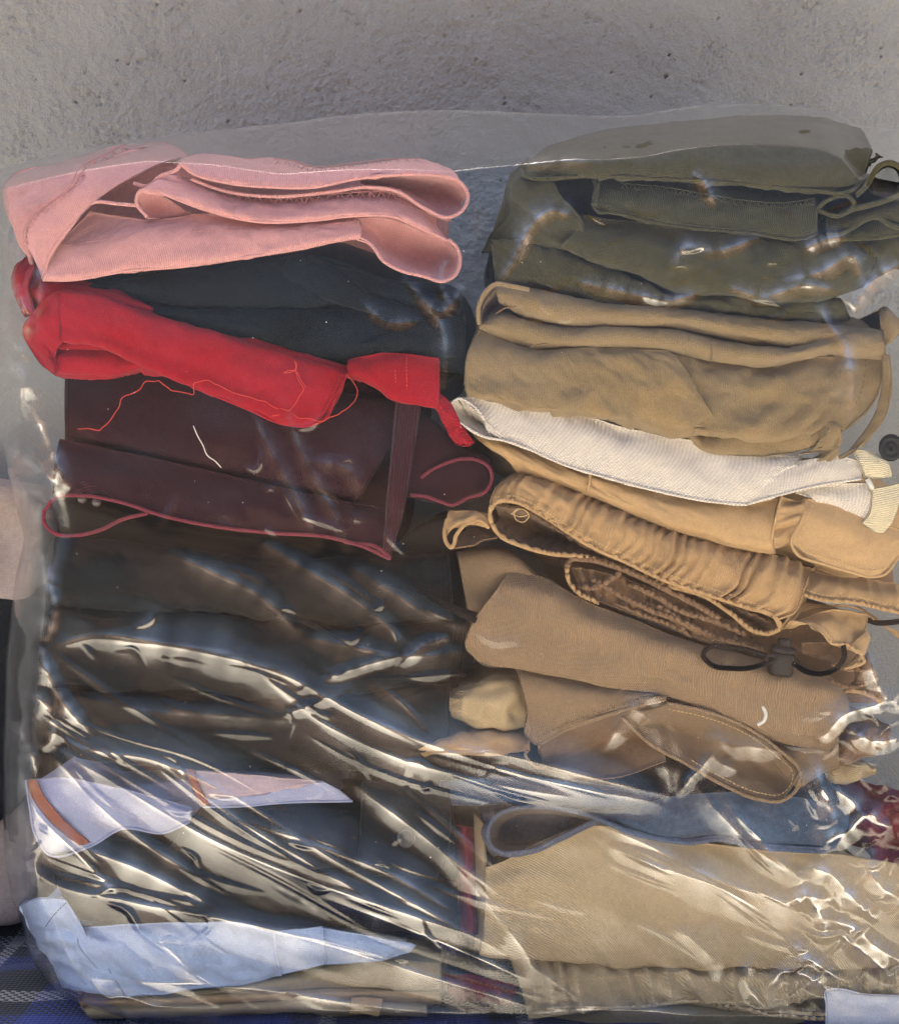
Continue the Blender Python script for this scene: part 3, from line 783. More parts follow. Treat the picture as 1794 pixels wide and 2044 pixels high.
def maroon_garment():
    g = thing("maroon_blouse", "dark maroon blouse with twisted cord edging and ribbon trim, left stack", "blouse", (450, 1110, 20))
    m, tr, cd = M['maroon'], M['maroon_trim'], M['maroon_cord']
    body("folded_body", L(3, "220,-300 215,100 230,330 420,350 800,440 1200,480 1420,520 1500,200 1560,-60 1000,-120 500,-300"), m, g, 14, 250, wr=1.0)
    fold("fold", L(3, "250,-110,34 500,-150,30 900,-110,24 1200,-40,16 1520,20,12"), L(3, "250,125,8 300,148,6 420,172,4 700,235,4 1000,305,4 1300,372,6"), m, g, 14, 150, wr=((0.7, 40), (0.3, 12)))
    sheet("lower_panel", [L(3, "220,140,10 420,180,8 700,240,8 1000,310,8 1300,375,8 1480,400,10"),
                          L(3, "200,250,2 420,270,0 700,340,0 1000,390,0 1250,420,0 1460,440,4"),
                          L(3, "195,360,4 300,342,0 430,362,-1 600,418,-1 800,458,-1 1000,480,-1 1200,495,-1 1430,560,2")], m, g, 100, 20, wr=((0.8, 26), (0.3, 9)))
    rope("cord_edging", L(3, "165,400,4 200,356,0 300,345,-2 430,366,-3 600,420,-3 800,460,-3 1000,482,-3 1200,497,-3 1330,532,-3 1425,572,-2 1390,540,-2 1260,515,-2"), 1.5, cd, g)
    rope("cord_edging", L(3, "163,398,4 162,440,3 200,482,0 280,490,-2 370,470,-3 450,432,-3 540,410,-2"), 1.5, cd, g)
    sheet("ribbon_trim", [L(3, "1450,-20,6 1430,200,-2 1415,350,-2 1400,550,-2"), L(3, "1545,-10,6 1510,200,0 1480,380,0 1430,575,0")], tr, g, 40, 8, 0.8, ((0.4, 14),))
    rope("cord_edging", L(12, "210,1190,6 330,1200,4 450,1240,3 560,1275,3 700,1215,4 860,1150,6 905,1050,6 880,950,6 780,890,5 640,880,4 480,930,4 370,985,5 300,1040,6"), 1.4, cd, g)
    fold("fold", L(12, "150,520,10 300,500,8 500,640,8 700,780,10 900,880,14"), L(12, "150,1180,10 300,1220,8 520,1260,8 700,1240,10 900,1160,14"), m, g, 10, 120, nu=50)
    for p in ("630,405,0", "740,430,-1"):
        c = L(9, p)[0]
        tube("button", np.array([[c[0] - 0.01, c[1], c[2] + 1.2], [c[0], c[1], c[2]], [c[0] + .01, c[1], c[2] - 0.8]]), 3.8, M['pearl'], g, 6, 16)
    sheet("label_stub", [L(9, "540,330,2 640,270,0 760,250,0"), L(9, "560,390,-1 660,370,-2 780,360,-1")], tr, g, 24, 8, 0.8, ((0.6, 7),))
maroon_garment()

t_ = thing("white_thread", "single short white thread lying over the dark maroon blouse", "thread", (412, 930, -7))
tube("thread_strand", L(3, "706,88,-6 722,125,-6 740,160,-6 760,195,-6 790,222,-6 808,242,-6"), 0.42, M['white_thread'], t_, 50, 6, 0.3)

def black_garment():
    g = thing("black_trousers", "black cotton trousers with a drawcord, folded in the middle of the left stack", "trousers", (480, 1560, 20))
    m = M['black']
    body("folded_body", L(3, "175,330 180,900 240,1200 330,1330 800,1350 1300,1330 1640,1180 1700,900 1640,420 1400,560 1000,500 500,430"), m, g, 16, 250, wr=2.5)
    fold("fold", L(3, "200,500,10 400,520,6 800,560,4 1200,580,4 1640,560,10"), L(3, "180,740,8 400,760,4 800,770,2 1000,790,2 1300,820,4 1660,800,10"), m, g, 22, 160, wr=((2.0, 30), (0.6, 12)))
    fold("fold", L(3, "180,760,8 400,780,4 800,785,2 1000,800,2 1300,830,4 1660,810,10"), L(3, "180,1040,8 400,1060,4 700,1060,4 1000,1090,4 1300,1060,6 1640,1020,12"), m, g, 24, 160, wr=((2.0, 30), (0.6, 12)))
    fold("fold", L(3, "200,1060,10 400,1075,6 700,1075,6 1000,1100,6 1300,1080,8 1640,1040,12"), L(3, "260,1290,12 500,1330,8 800,1340,8 1100,1340,8 1400,1330,10 1640,1240,14"), m, g, 20, 160, wr=((1.6, 26), (0.6, 12)))
    tube("drawcord", L(3, "1380,690,2 1450,680,-1 1540,710,-3 1640,755,-4 1740,800,-2"), 2.6, M['black_cord'], g, 50, 10, 0.4)
    tube("drawcord", L(3, "980,770,2 1100,800,-1 1200,850,-3 1320,905,-3 1440,935,0"), 2.4, M['black_cord'], g, 50, 10, 0.4)
    tube("drawcord", L(3, "1160,1000,4 1350,1010,0 1500,1010,0 1700,1000,4"), 1.6, M['black_cord'], g, 40, 10, 0.4)
black_garment()

def white_orange():
    g = thing("white_orange_top", "white and lilac cotton top with orange trim, low in the left stack", "top", (320, 1700, 20))
    body("folded_body", L(5, "130,310 200,540 450,470 690,440 1000,370 1240,365 1150,310 700,290 400,330"), M['lilac'], g, 16, 240)
    sheet("left_panel", [L(5, "95,300,14 240,290,10 400,320,8 560,360,8 700,400,12"), L(5, "110,400,2 250,390,0 400,390,-1 560,410,0 700,420,6"),
                         L(5, "130,500,2 260,470,0 400,440,-1 560,440,0 700,430,6"), L(5, "180,572,6 330,540,4 450,475,2 600,490,2 695,450,8")], M['lilac'], g, 60, 18, wr=((1.0, 20),))
    sheet("orange_trim", [L(5, "95,300,8 125,370,0 185,450,-3 290,538,0"), L(5, "135,298,8 165,360,0 225,435,-3 330,528,0")], M['orange'], g, 40, 6, 1.0, ((0.3, 12),))
    tube('hem', L(5, '95,300,6 110,400,0 130,500,0 180,572,3 330,542,2 450,477,0 600,492,0 695,452,6'), 0.9, M['lilac'], g, 80)
    tube('hem', L(5, '742,397,1 870,396,-1 1020,383,-2 1290,376,4'), 0.8, M['lilac'], g, 50)
    sheet("right_panel", [L(5, "690,262,6 830,272,2 1000,288,0 1180,302,2"), L(5, "715,330,0 850,335,-2 980,330,-3 1150,308,0"), L(5, "735,365,0 850,362,-2 1000,345,-3 1150,312,0")], M['blush'], g, 50, 12, wr=((0.5, 18),))
    sheet("right_panel", [L(5, "735,365,0 850,362,-2 1000,340,-3 1180,302,0"), L(5, "742,380,0 860,378,-2 1010,362,-3 1240,335,2"), L(5, "750,397,3 870,395,1 1020,382,0 1290,375,6")], M['lilac'], g, 50, 10, wr=((0.5, 18),))
    sheet("orange_trim", [L(5, "680,258,4 700,320,-3 740,395,-1"), L(5, "712,262,4 730,320,-3 768,392,-1")], M['orange'], g, 24, 6, 1.0, ((0.2, 12),))
white_orange()

def black_shirt():
    g = thing("black_shirt", "black buttoned shirt folded above the light blue cloth, left stack", "shirt", (500, 1840, 20))
    m = M['black']
    body("folded_body", L(5, "200,560 260,760 500,830 900,810 1300,860 1640,880 1680,600 1640,350 1300,380 1000,390 700,440 400,500"), m, g, 14, 245, wr=2.0)
    fold("fold", L(5, "740,400,10 900,400,6 1100,395,4 1300,390,4 1660,380,12"), L(5, "560,600,10 800,610,4 1100,610,2 1350,630,3 1670,660,12"), m, g, 18, 150, wr=((1.4, 30), (0.5, 12)))
    fold("fold", L(5, "180,580,14 400,510,8 700,560,6 1000,620,4 1300,640,4 1670,670,12"), L(5, "260,800,14 500,820,8 800,810,5 1000,830,4 1300,830,5 1670,880,12"), m, g, 20, 150, wr=((1.6, 30), (0.5, 12)))
    sheet("placket", [L(5, "1325,300,2 1322,400,-2 1318,520,-3 1310,640,0"), L(5, "1640,330,6 1650,420,2 1640,540,0 1600,660,4")], m, g, 40, 16, 1.6, ((1.2, 24),))
    c = L(5, "1485,510,-3")[0]
    th = np.linspace(0, 2 * math.pi, 40)
    def disc(rad, dd): return tube_arrays(W(np.array([[c[0], c[1], c[2] + dd + 1.0], [c[0], c[1], c[2] + dd - .5], [c[0] - .01, c[1], c[2] + dd - 0.9]])), np.array([rad, rad, rad * .86]) / 1000, 24)
    ring = tube_arrays(W(np.stack([c[0] + 17 * np.cos(th) * .85, c[1] + 17 * np.sin(th), np.full(40, c[2] - 1.2)], -1)), 0.0011, 8)
    joined("button", [disc(7.2, 0), ring], M['button'], g, False)
black_shirt()

def blue_garment():
    g = thing("light_blue_shirt", "light blue cotton shirt folded near the bottom of the left stack", "shirt", (380, 1990, 20))
    m = M['sky']
    body("folded_body", L(5, "110,790 220,1040 480,1070 900,1020 1180,960 1480,905 1380,870 1000,850 600,840 300,850"), m, g, 16, 245)
    sheet("front_panel", [L(5, "300,840,16 500,826,12 700,822,10 900,824,8 1005,852,8"),
                          L(5, "290,900,0 500,890,-3 700,890,-3 900,890,-2 1008,910,0"),
                          L(5, "370,1000,-2 500,1000,-4 700,980,-4 900,970,-3 1015,970,0"),
                          L(5, "460,1090,4 540,1086,2 700,1066,2 900,1040,2 1028,1012,4")], m, g, 80, 24, wr=((2.0, 34, 0.8, 0.7), (0.6, 12)))
    sheet("front_panel", [L(5, "1005,852,10 1080,845,6 1180,835,6"), L(5, "1010,920,0 1090,910,-3 1185,900,-2"), L(5, "1028,1010,2 1100,992,0 1192,970,2")], m, g, 36, 14, wr=((0.6, 20),))
    sheet("front_panel", [L(5, "1180,838,8 1300,860,4 1420,880,6 1520,905,12"), L(5, "1186,905,-1 1300,905,-2 1400,905,0 1510,915,8"), L(5, "1194,972,3 1300,965,2 1400,955,4 1500,925,10")], m, g, 44, 14, wr=((0.8, 20),))
    sheet("side_panel", [L(5, "75,752,40 95,810,40 140,900,38 200,980,34 230,1060,28"), L(5, "160,730,16 190,800,10 230,880,6 300,980,4 350,1075,6"), L(5, "240,735,14 300,830,6 340,910,0 400,990,-2 462,1092,2")], m, g, 60, 20, wr=((1.6, 18), (0.6, 8)))
    tube("seam", L(5, "1004,852,2 1010,920,-4 1018,970,-3 1028,1014,1"), 0.9, m, g, 30)
    tube("seam", L(5, "1180,838,2 1183,900,-4 1192,972,0"), 0.9, m, g, 30)
    stitches("stitching", L(5, "245,745,8 200,790,2 165,840,8"), M['dark_cloth'], g, 2.4, 1.9, 0.35)
blue_garment()

def tan_bottom():
    g = thing("tan_trousers", "tan trousers with a belt loop, bottom of the left stack under light blue shirt", "trousers", (380, 2060, 40))
    m = M['tan']
    body("folded_body", L(5, "260,1085 330,1150 900,1170 1400,1170 1620,1120 1620,960 1300,970 800,1060 500,1090"), m, g, 18, 245)
    fold("fold", L(5, "620,1092,12 800,1060,8 1030,1016,6 1300,960,6 1612,958,10"), L(5, "620,1098,12 800,1084,8 1030,1070,6 1300,1062,6 1612,1075,10"), M['sand2'], g, 12, 160, wr=((0.6, 30),))
    fold("fold", L(5, "290,1100,14 600,1092,8 900,1078,6 1300,1066,5 1612,1078,10"), L(5, "300,1125,14 600,1120,8 900,1108,6 1300,1098,5 1612,1115,10"), m, g, 8, 160, wr=((0.5, 30),))
    fold("fold", L(5, "300,1128,14 600,1122,8 900,1112,6 1300,1102,6 1560,1118,10"), L(5, "330,1170,14 600,1165,8 900,1150,6 1300,1152,6 1560,1160,10"), M['sand2'], g, 10, 160, wr=((0.5, 30),))
    sheet("belt_loop", [L(5, "1288,1096,2 1340,1094,0 1400,1100,2"), L(5, "1284,1120,-3 1340,1120,-4 1396,1124,-3"), L(5, "1280,1148,-1 1330,1152,-2 1385,1160,-1")], m, g, 20, 12, 1.6, ((0.2, 8),))
    stitches("stitching", L(5, "1284,1140,-4 1335,1143,-5 1388,1148,-4"), M['tan_thread'], g, 2.2, 1.5, 0.3)
tan_bottom()

# ------------------------------------------------------------------ between the stacks
g = thing("wine_red_cloth", "thin sliver of wine red cloth between the two stacks", "cloth", (925, 1900, 30))
sheet("folded_edge", [L(6, "95,480,30 105,650,26 110,800,26 118,900,30"), L(6, "130,490,14 140,650,10 150,800,10 160,905,14"), L(6, "165,500,40 175,650,36 185,800,36 190,900,40")], M['wine'], g, 40, 12)
g = thing("frayed_red_cloth", "frayed reddish cloth end beside the sand coloured elastic waistband", "cloth", (990, 1975, 20))
sheet("torn_end", [L(5, "1620,1010,20 1700,1010,14 1800,1030,12 1900,1050,20"), L(5, "1640,1060,10 1720,1060,4 1800,1075,4 1880,1090,12"), L(5, "1660,1110,20 1740,1105,14 1820,1115,14 1880,1120,20")], M['wine'], g, 40, 16, wr=((2.2, 9), (0.8, 5)))

# ------------------------------------------------------------------ right stack, top to bottom
def olive_garment():
    g = thing("olive_sweatpants", "dark olive fleece sweatpants rolled up, topmost of the right stack", "sweatpants", (1350, 620, 30))
    m, rb = M['olive'], M['olive_rib']
    body("folded_body", L(2, "240,330 200,560 330,640 700,690 1000,770 1500,770 1720,640 1860,560 1860,330 1700,270 1600,160 1200,80 700,130 380,210"), m, g, 34, 260, wr=2.5)
    # roll
    sheet("rolled_body", [L(2, "400,172,150 620,110,150 900,78,150 1200,52,150 1480,60,165 1640,100,185"),
                          L(2, "340,220,90 560,146,92 900,104,96 1200,80,98 1500,84,120 1662,136,155"),
                          L(2, "312,262,30 540,200,30 880,160,32 1200,140,36 1500,146,50 1682,180,110"),
                          L(2, "318,285,8 540,250,-1 880,240,-4 1200,250,-4 1480,265,-2 1672,225,24"),
                          L(2, "335,294,10 540,285,2 880,298,0 1200,318,0 1450,340,2 1640,310,14"),
                          L(2, "345,292,24 540,284,18 880,298,16 1200,320,16 1450,344,18 1610,340,24")],
          m, g, 110, 40, 2.2, wr=((1.3, 34), (0.6, 13), (0.25, 6)))
    tube("hem", L(2, "300,262,22 312,285,8 345,294,3 540,286,-1 880,298,-3 1200,318,-3 1450,343,-1 1590,348,6 1640,315,14 1665,240,26"), 1.7, m, g, 120)
    # left drape
    sheet("side_drape", [L(2, "330,215,90 265,280,60 238,350,50 250,430,50 180,520,60 140,590,70"),
                         L(2, "335,270,20 300,320,14 310,390,12 370,450,12 400,520,14 440,570,18"),
                         L(2, "420,300,14 450,360,8 500,410,6 540,470,6 560,560,8 600,630,12")], m, g, 60, 20, 2.0, wr=((1.6, 26), (0.5, 9)))
    # panel with overlocked hem
    sheet("ribbed_band", [L(2, "580,300,20 750,300,20 1050,330,20 1300,365,20 1465,362,20"),
                          L(2, "600,355,6 750,350,4 1050,385,4 1300,405,4 1466,400,6"),
                          L(2, "590,395,0 750,415,-3 1050,450,-3 1300,470,-3 1467,470,-1"),
                          L(2, "580,405,2 640,425,0 800,462,-2 1000,492,-2 1200,508,-2 1430,527,-1 1468,512,2"),
                          L(2, "590,402,14 640,421,12 800,458,10 1000,488,10 1200,503,10 1430,520,10 1460,508,12")],
          rb, g, 110, 26, 1.8, wr=((0.8, 26), (0.3, 9)))
    tube("hem", L(2, "578,392,2 600,425,-1 660,430,-3 800,463,-4 1000,494,-4 1200,510,-4 1430,529,-3 1470,512,0"), 1.4, rb, g, 110)
    tube("hem", L(2, "640,412,-2 800,448,-4 1000,482,-4 1200,497,-4 1440,512,-3"), 1.0, rb, g, 100)
    for o in (0, 18):
        zigzag("seam_stitching", L(2, f"690,{325+o},8 850,{338+o},5 1050,{372+o},3 1200,{395+o},3 1330,{402+o},3 1460,{385+o},5"), rb, g, 6, 8, 0.5)
    tube("side_seam", L(2, "598,300,8 592,350,2 590,400,-2"), 2.4, rb, g, 30, wob=0.5)
    # lower leaf
    sheet("lower_leaf", [L(2, "540,440,16 760,470,14 1000,500,12 1250,520,12 1500,530,14 1680,560,24"),
                         L(2, "500,520,4 720,560,0 950,600,-2 1200,620,-2 1480,620,0 1700,620,14"),
                         L(2, "460,560,8 600,620,3 760,665,1 900,715,0 1200,740,0 1450,745,2 1660,690,16"),
                         L(2, "465,566,26 600,630,22 760,680,20 900,740,20 1200,775,20 1450,785,22 1640,720,28")], m, g, 100, 26, 2.0, wr=((1.8, 30), (0.6, 12)))
    fold("fold", L(2, "180,540,26 330,560,16 470,590,14 700,680,12 900,745,12 1200,770,14 1560,770,20"), L(2, "200,720,26 350,715,18 600,780,14 850,800,14 1000,810,14 1250,845,16 1600,850,22"), M['olive'], g, 12, 180, wr=((1.6, 22), (0.6, 10)))
    # loops on the right
    for s_, r_ in (("530,760,4 600,700,4 680,668,4 760,672,4 795,715,6 760,775,6 680,810,6 590,790,4 540,770,4", 1.8),):
        tube("rolled_hem", L(7, s_), r_, m, g, 90)
    sheet("loop_band", [L(7, "530,760,4 640,685,4 760,672,4 795,715,6 760,775,6 680,808,6 540,770,4"), L(7, "530,745,60 640,690,60 740,690,60 770,715,60 740,760,60 680,785,60 540,760,60")], m, g, 50, 8, 1.6)
    big = "810,660,10 880,600,8 930,520,8 980,450,10 1050,425,14 1130,460,18 1160,560,18 1120,650,14 1020,700,10 900,735,8 800,760,8 700,800,8"
    tube("rolled_hem", L(7, big), 2.4, m, g, 110)
    sheet("loop_band", [L(7, big, 0), L(7, "810,650,80 880,590,80 940,520,80 990,470,80 1050,450,80 1110,480,80 1130,560,80 1100,630,80 1020,680,80 900,715,80 800,745,80 700,790,80")], m, g, 70, 10, 2.0)
    tube("rolled_hem", L(7, "600,945,6 700,940,4 800,890,3 900,830,3 980,825,4 1060,880,5 1160,900,8"), 2.0, m, g, 70)
    tube("rolled_hem", L(7, "640,985,8 800,975,6 950,970,5 1160,940,8"), 1.8, m, g, 60)
    fold("fold", L(7, "600,800,20 800,780,18 1000,720,18 1200,720,24"), L(7, "600,940,16 800,890,14 960,826,14 1200,890,24"), m, g, 10, 150, nu=50)
    fold("fold", L(7, "620,950,20 850,880,16 960,840,16 1200,900,24"), L(7, "620,985,16 850,975,14 960,970,14 1200,945,24"), m, g, 8, 150, nu=50)
    fold("fold", L(7, "640,990,16 850,985,12 1000,975,12 1200,950,24"), L(7, "700,1240,22 850,1230,16 1000,1180,16 1200,1130,24"), m, g, 14, 150, nu=50, wr=((1.6, 18),))
    # raw edge at the right shoulder of the roll
    sheet("raw_edge", [L(7, "880,455,20 905,420,24 975,360,34"), L(7, "900,440,26 935,425,28 985,385,38")], m, g, 24, 6, 1.4, ((1.2, 5),))
olive_garment()

def khaki_garment():
    g = thing("khaki_jersey_trousers", "khaki jersey trousers in soft layered folds beneath the olive sweatpants", "trousers", (1350, 910, 30))
    m = M['khaki']
    body("folded_body", L(2, "130,780 90,1000 90,1150 350,1200 900,1290 1300,1370 1590,1290 1710,1180 1750,1000 1700,880 1300,860 800,820 350,750"), m, g, 24, 260)
    fold("upper_fold", L(2, "190,712,14 260,720,8 400,745,4 600,790,2 850,812,2 1000,822,2 1200,852,2 1400,866,6 1600,890,14 1730,905,24"),
         L(2, "215,790,14 300,842,8 450,872,4 700,882,2 900,882,2 1050,908,2 1200,938,2 1400,962,6 1600,935,14 1730,915,24"), m, g, 20, 200, t=2.0, wr=((0.9, 26, 2), (0.4, 9)))
    tube("hem", L(2, "132,872,10 128,820,6 150,755,3 195,714,2 260,722,0 330,735,0"), 1.9, m, g, 60)
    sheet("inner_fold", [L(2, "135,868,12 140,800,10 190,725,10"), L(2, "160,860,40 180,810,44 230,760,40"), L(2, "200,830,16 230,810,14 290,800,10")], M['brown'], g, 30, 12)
    fold("upper_fold", L(2, "130,872,10 200,830,8 300,850,6 450,880,6 600,885,3 800,890,1 950,905,0 1150,945,0 1350,965,0 1500,930,2 1620,895,6 1730,900,12"),
         L(2, "130,884,10 200,925,8 330,962,6 500,966,4 700,966,3 850,972,2 1000,1007,0 1150,1032,0 1300,1036,0 1420,1006,0 1500,992,2 1600,1002,4 1738,1012,10"), m, g, 18, 200, t=2.0, wr=((0.8, 26, 2), (0.4, 9)))
    fold("upper_fold", L(2, "330,955,10 480,905,4 600,885,0 750,888,-1 900,900,-2 1050,930,-1"), L(2, "330,962,10 480,964,4 600,966,0 750,968,-1 900,980,-2 1050,1015,-1"), m, g, 14, 100, t=2.0, nu=60, wr=((0.6, 20),))
    # broad front panel
    sheet("front_panel", [L(2, "130,885,30 330,965,24 600,968,20 850,975,18 1000,1010,16 1150,1035,16 1300,1038,16 1450,1005,18 1735,1010,24"),
                          L(2, "92,980,20 300,1000,14 560,1010,12 850,1000,10 1000,1060,6 1150,1090,4 1300,1090,4 1450,1085,6 1720,1090,14"),
                          L(2, "80,1080,18 300,1090,12 560,1090,10 830,1090,8 1010,1160,2 1150,1180,0 1300,1180,0 1450,1180,2 1690,1180,10"),
                          L(2, "88,1150,18 200,1160,12 350,1200,10 500,1206,10 640,1220,10 850,1290,6 960,1300,-1 1100,1320,0 1300,1330,2 1560,1290,8"),
                          L(2, "100,1150,30 200,1165,22 350,1206,18 500,1215,16 640,1228,14 850,1296,14 960,1290,16 1100,1310,16 1300,1320,18 1540,1280,22")],
          m, g, 130, 40, 2.0, wr=((1.3, 42, 0.7, 0.6), (0.9, 18), (0.3, 8)))
    sheet("front_panel", [L(2, "128,900,20 330,968,14 560,970,8 760,972,4 880,978,2"),
                          L(2, "90,985,8 300,1005,0 540,1015,-2 760,1010,-4 940,1040,-3"),
                          L(2, "78,1080,6 300,1095,-2 560,1095,-5 800,1100,-6 1000,1150,-5"),
                          L(2, "86,1156,6 200,1174,0 350,1216,-3 500,1224,-5 640,1240,-5 850,1300,-5 1060,1240,-4"),
                          L(2, "92,1160,16 200,1178,10 350,1222,6 500,1228,4 640,1246,4 850,1316,4 1090,1300,4")],
          m, g, 110, 36, 2.0, wr=((1.5, 44, 0.7, 0.7), (0.7, 16), (0.3, 8)))
    sheet("lower_band", [L(4, "980,150,10 1100,170,8 1250,110,8 1400,110,8 1530,135,8"), L(4, "990,185,2 1050,235,-1 1180,225,-2 1400,200,-2 1500,195,0"), L(4, "985,190,8 1040,240,3 1180,262,1 1400,248,1 1490,215,3")], m, g, 60, 18, 2.0, ((1.0, 20, 2), (0.3, 8)))
    # hem band turned round the right edge
    sheet("ribbed_band", [L(4, "1480,215,2 1515,140,0 1545,140,0 1540,190,2 1490,260,4 1420,300,6"),
                          L(4, "1500,230,-4 1535,155,-5 1560,165,-5 1560,215,-4 1520,265,-2 1440,300,2"),
                          L(4, "1410,262,2 1450,255,-2 1500,250,-3 1560,245,-3 1530,285,-2 1470,300,0")], M['khaki'], g, 40, 14, 1.8, ((0.6, 9),))
    sheet("ribbed_band", [L(4, "1420,290,6 1560,280,2 1640,200,2 1700,110,4 1730,0,8 1735,-120,14"), L(4, "1480,300,4 1590,270,-2 1680,195,-2 1740,110,0 1762,0,4 1755,-120,12")], m, g, 60, 12, 2.0, ((0.8, 14),))
    stitches("stitching", L(2, "1660,1010,6 1655,1080,2 1650,1110,2 1620,1190,2"), M['brown'], g, 4.5, 2.6, 0.4)
    fold("fold", L(7, "980,1500,40 1020,1480,40 1100,1540,44 1200,1600,50"), L(7, "1000,1700,40 1060,1720,40 1120,1660,44 1200,1640,50"), m, g, 14, 120, nu=40)
khaki_garment()

def strap_garment():
    g = thing("white_webbing_belt", "white woven webbing belt with cream end tape, laid over tan trousers", "belt", (1350, 1000, 20))
    m = M['strap']
    sheet("webbing", [L(4, "100,48,10 150,40,8 220,60,6 400,72,6 600,118,6 800,172,6 1000,208,6 1200,250,6 1420,275,6"),
                      L(4, "190,110,1 250,160,-1 330,170,-2 480,190,-3 650,225,-3 850,285,-3 1050,330,-3 1200,350,-3 1400,300,-1"),
                      L(4, "215,172,0 280,205,-2 380,240,-3 500,295,-4 670,348,-4 850,396,-4 1050,437,-4 1212,452,-3 1400,300,-1")],
          m, g, 120, 22, 1.7, ((0.7, 30), (0.2, 9)))
    sheet("webbing", [L(4, "100,48,8 78,70,8 82,105,8 130,150,6 200,190,4 275,205,2"), L(4, "120,70,10 120,95,20 160,125,24 200,145,22 230,160,12 260,190,6"), L(4, "110,46,6 140,60,4 175,90,2 205,130,0 240,175,-1 275,205,-2")], m, g, 44, 14, 1.7, ((0.2, 12),))
    tube("selvedge", L(4, "205,130,-2 180,92,0 140,60,2 105,47,4 78,68,5 82,105,4 130,152,2 200,192,-1 280,208,-3 380,243,-4 500,297,-5 670,350,-5 850,398,-5 1050,439,-5 1212,454,-4"), 1.15, m, g, 150, rv=0.12)
    sheet("webbing", [L(4, "1400,290,2 1480,278,0 1560,270,0 1660,292,2"), L(4, "1290,370,-2 1400,345,-4 1520,325,-4 1650,325,0"), L(4, "1205,452,-2 1320,418,-4 1460,382,-4 1650,352,0")], m, g, 60, 14, 1.7, ((0.5, 20),))
    tube("selvedge", L(4, "1205,454,-3 1320,421,-5 1460,385,-5 1650,354,-1"), 1.1, m, g, 60, rv=0.12)
    sheet("webbing", [L(4, "1395,408,6 1480,388,4 1580,372,4 1690,372,4"), L(4, "1450,425,2 1520,420,0 1600,420,0 1690,430,0"), L(4, "1500,455,4 1560,475,2 1620,500,2 1670,520,2")], m, g, 44, 14, 1.7, ((0.6, 20),))
    sheet("end_tape", [L(4, "1690,395,-2 1690,430,-3 1680,490,-3 1652,525,-2"), L(4, "1740,385,-3 1742,440,-5 1725,510,-5 1690,552,-3"), L(4, "1794,372,0 1790,440,-1 1770,510,-1 1722,573,0")], M['cream'], g, 40, 14, 1.8, ((0.4, 14),))
    sheet("keeper_loop", [L(4, "1610,240,2 1640,290,-2 1655,330,-2 1662,352,0"), L(4, "1670,250,-1 1710,285,-4 1730,320,-4 1735,350,-2"), L(4, "1710,265,3 1750,300,0 1760,325,0 1762,345,1")], M['cream'], g, 30, 12, 1.6, ((0.3, 10),))
    tube("metal_tip", L(4, "1672,356,-3 1682,375,-4 1690,392,-3"), 2.2, M['steel'], g, 12, 8)
strap_garment()

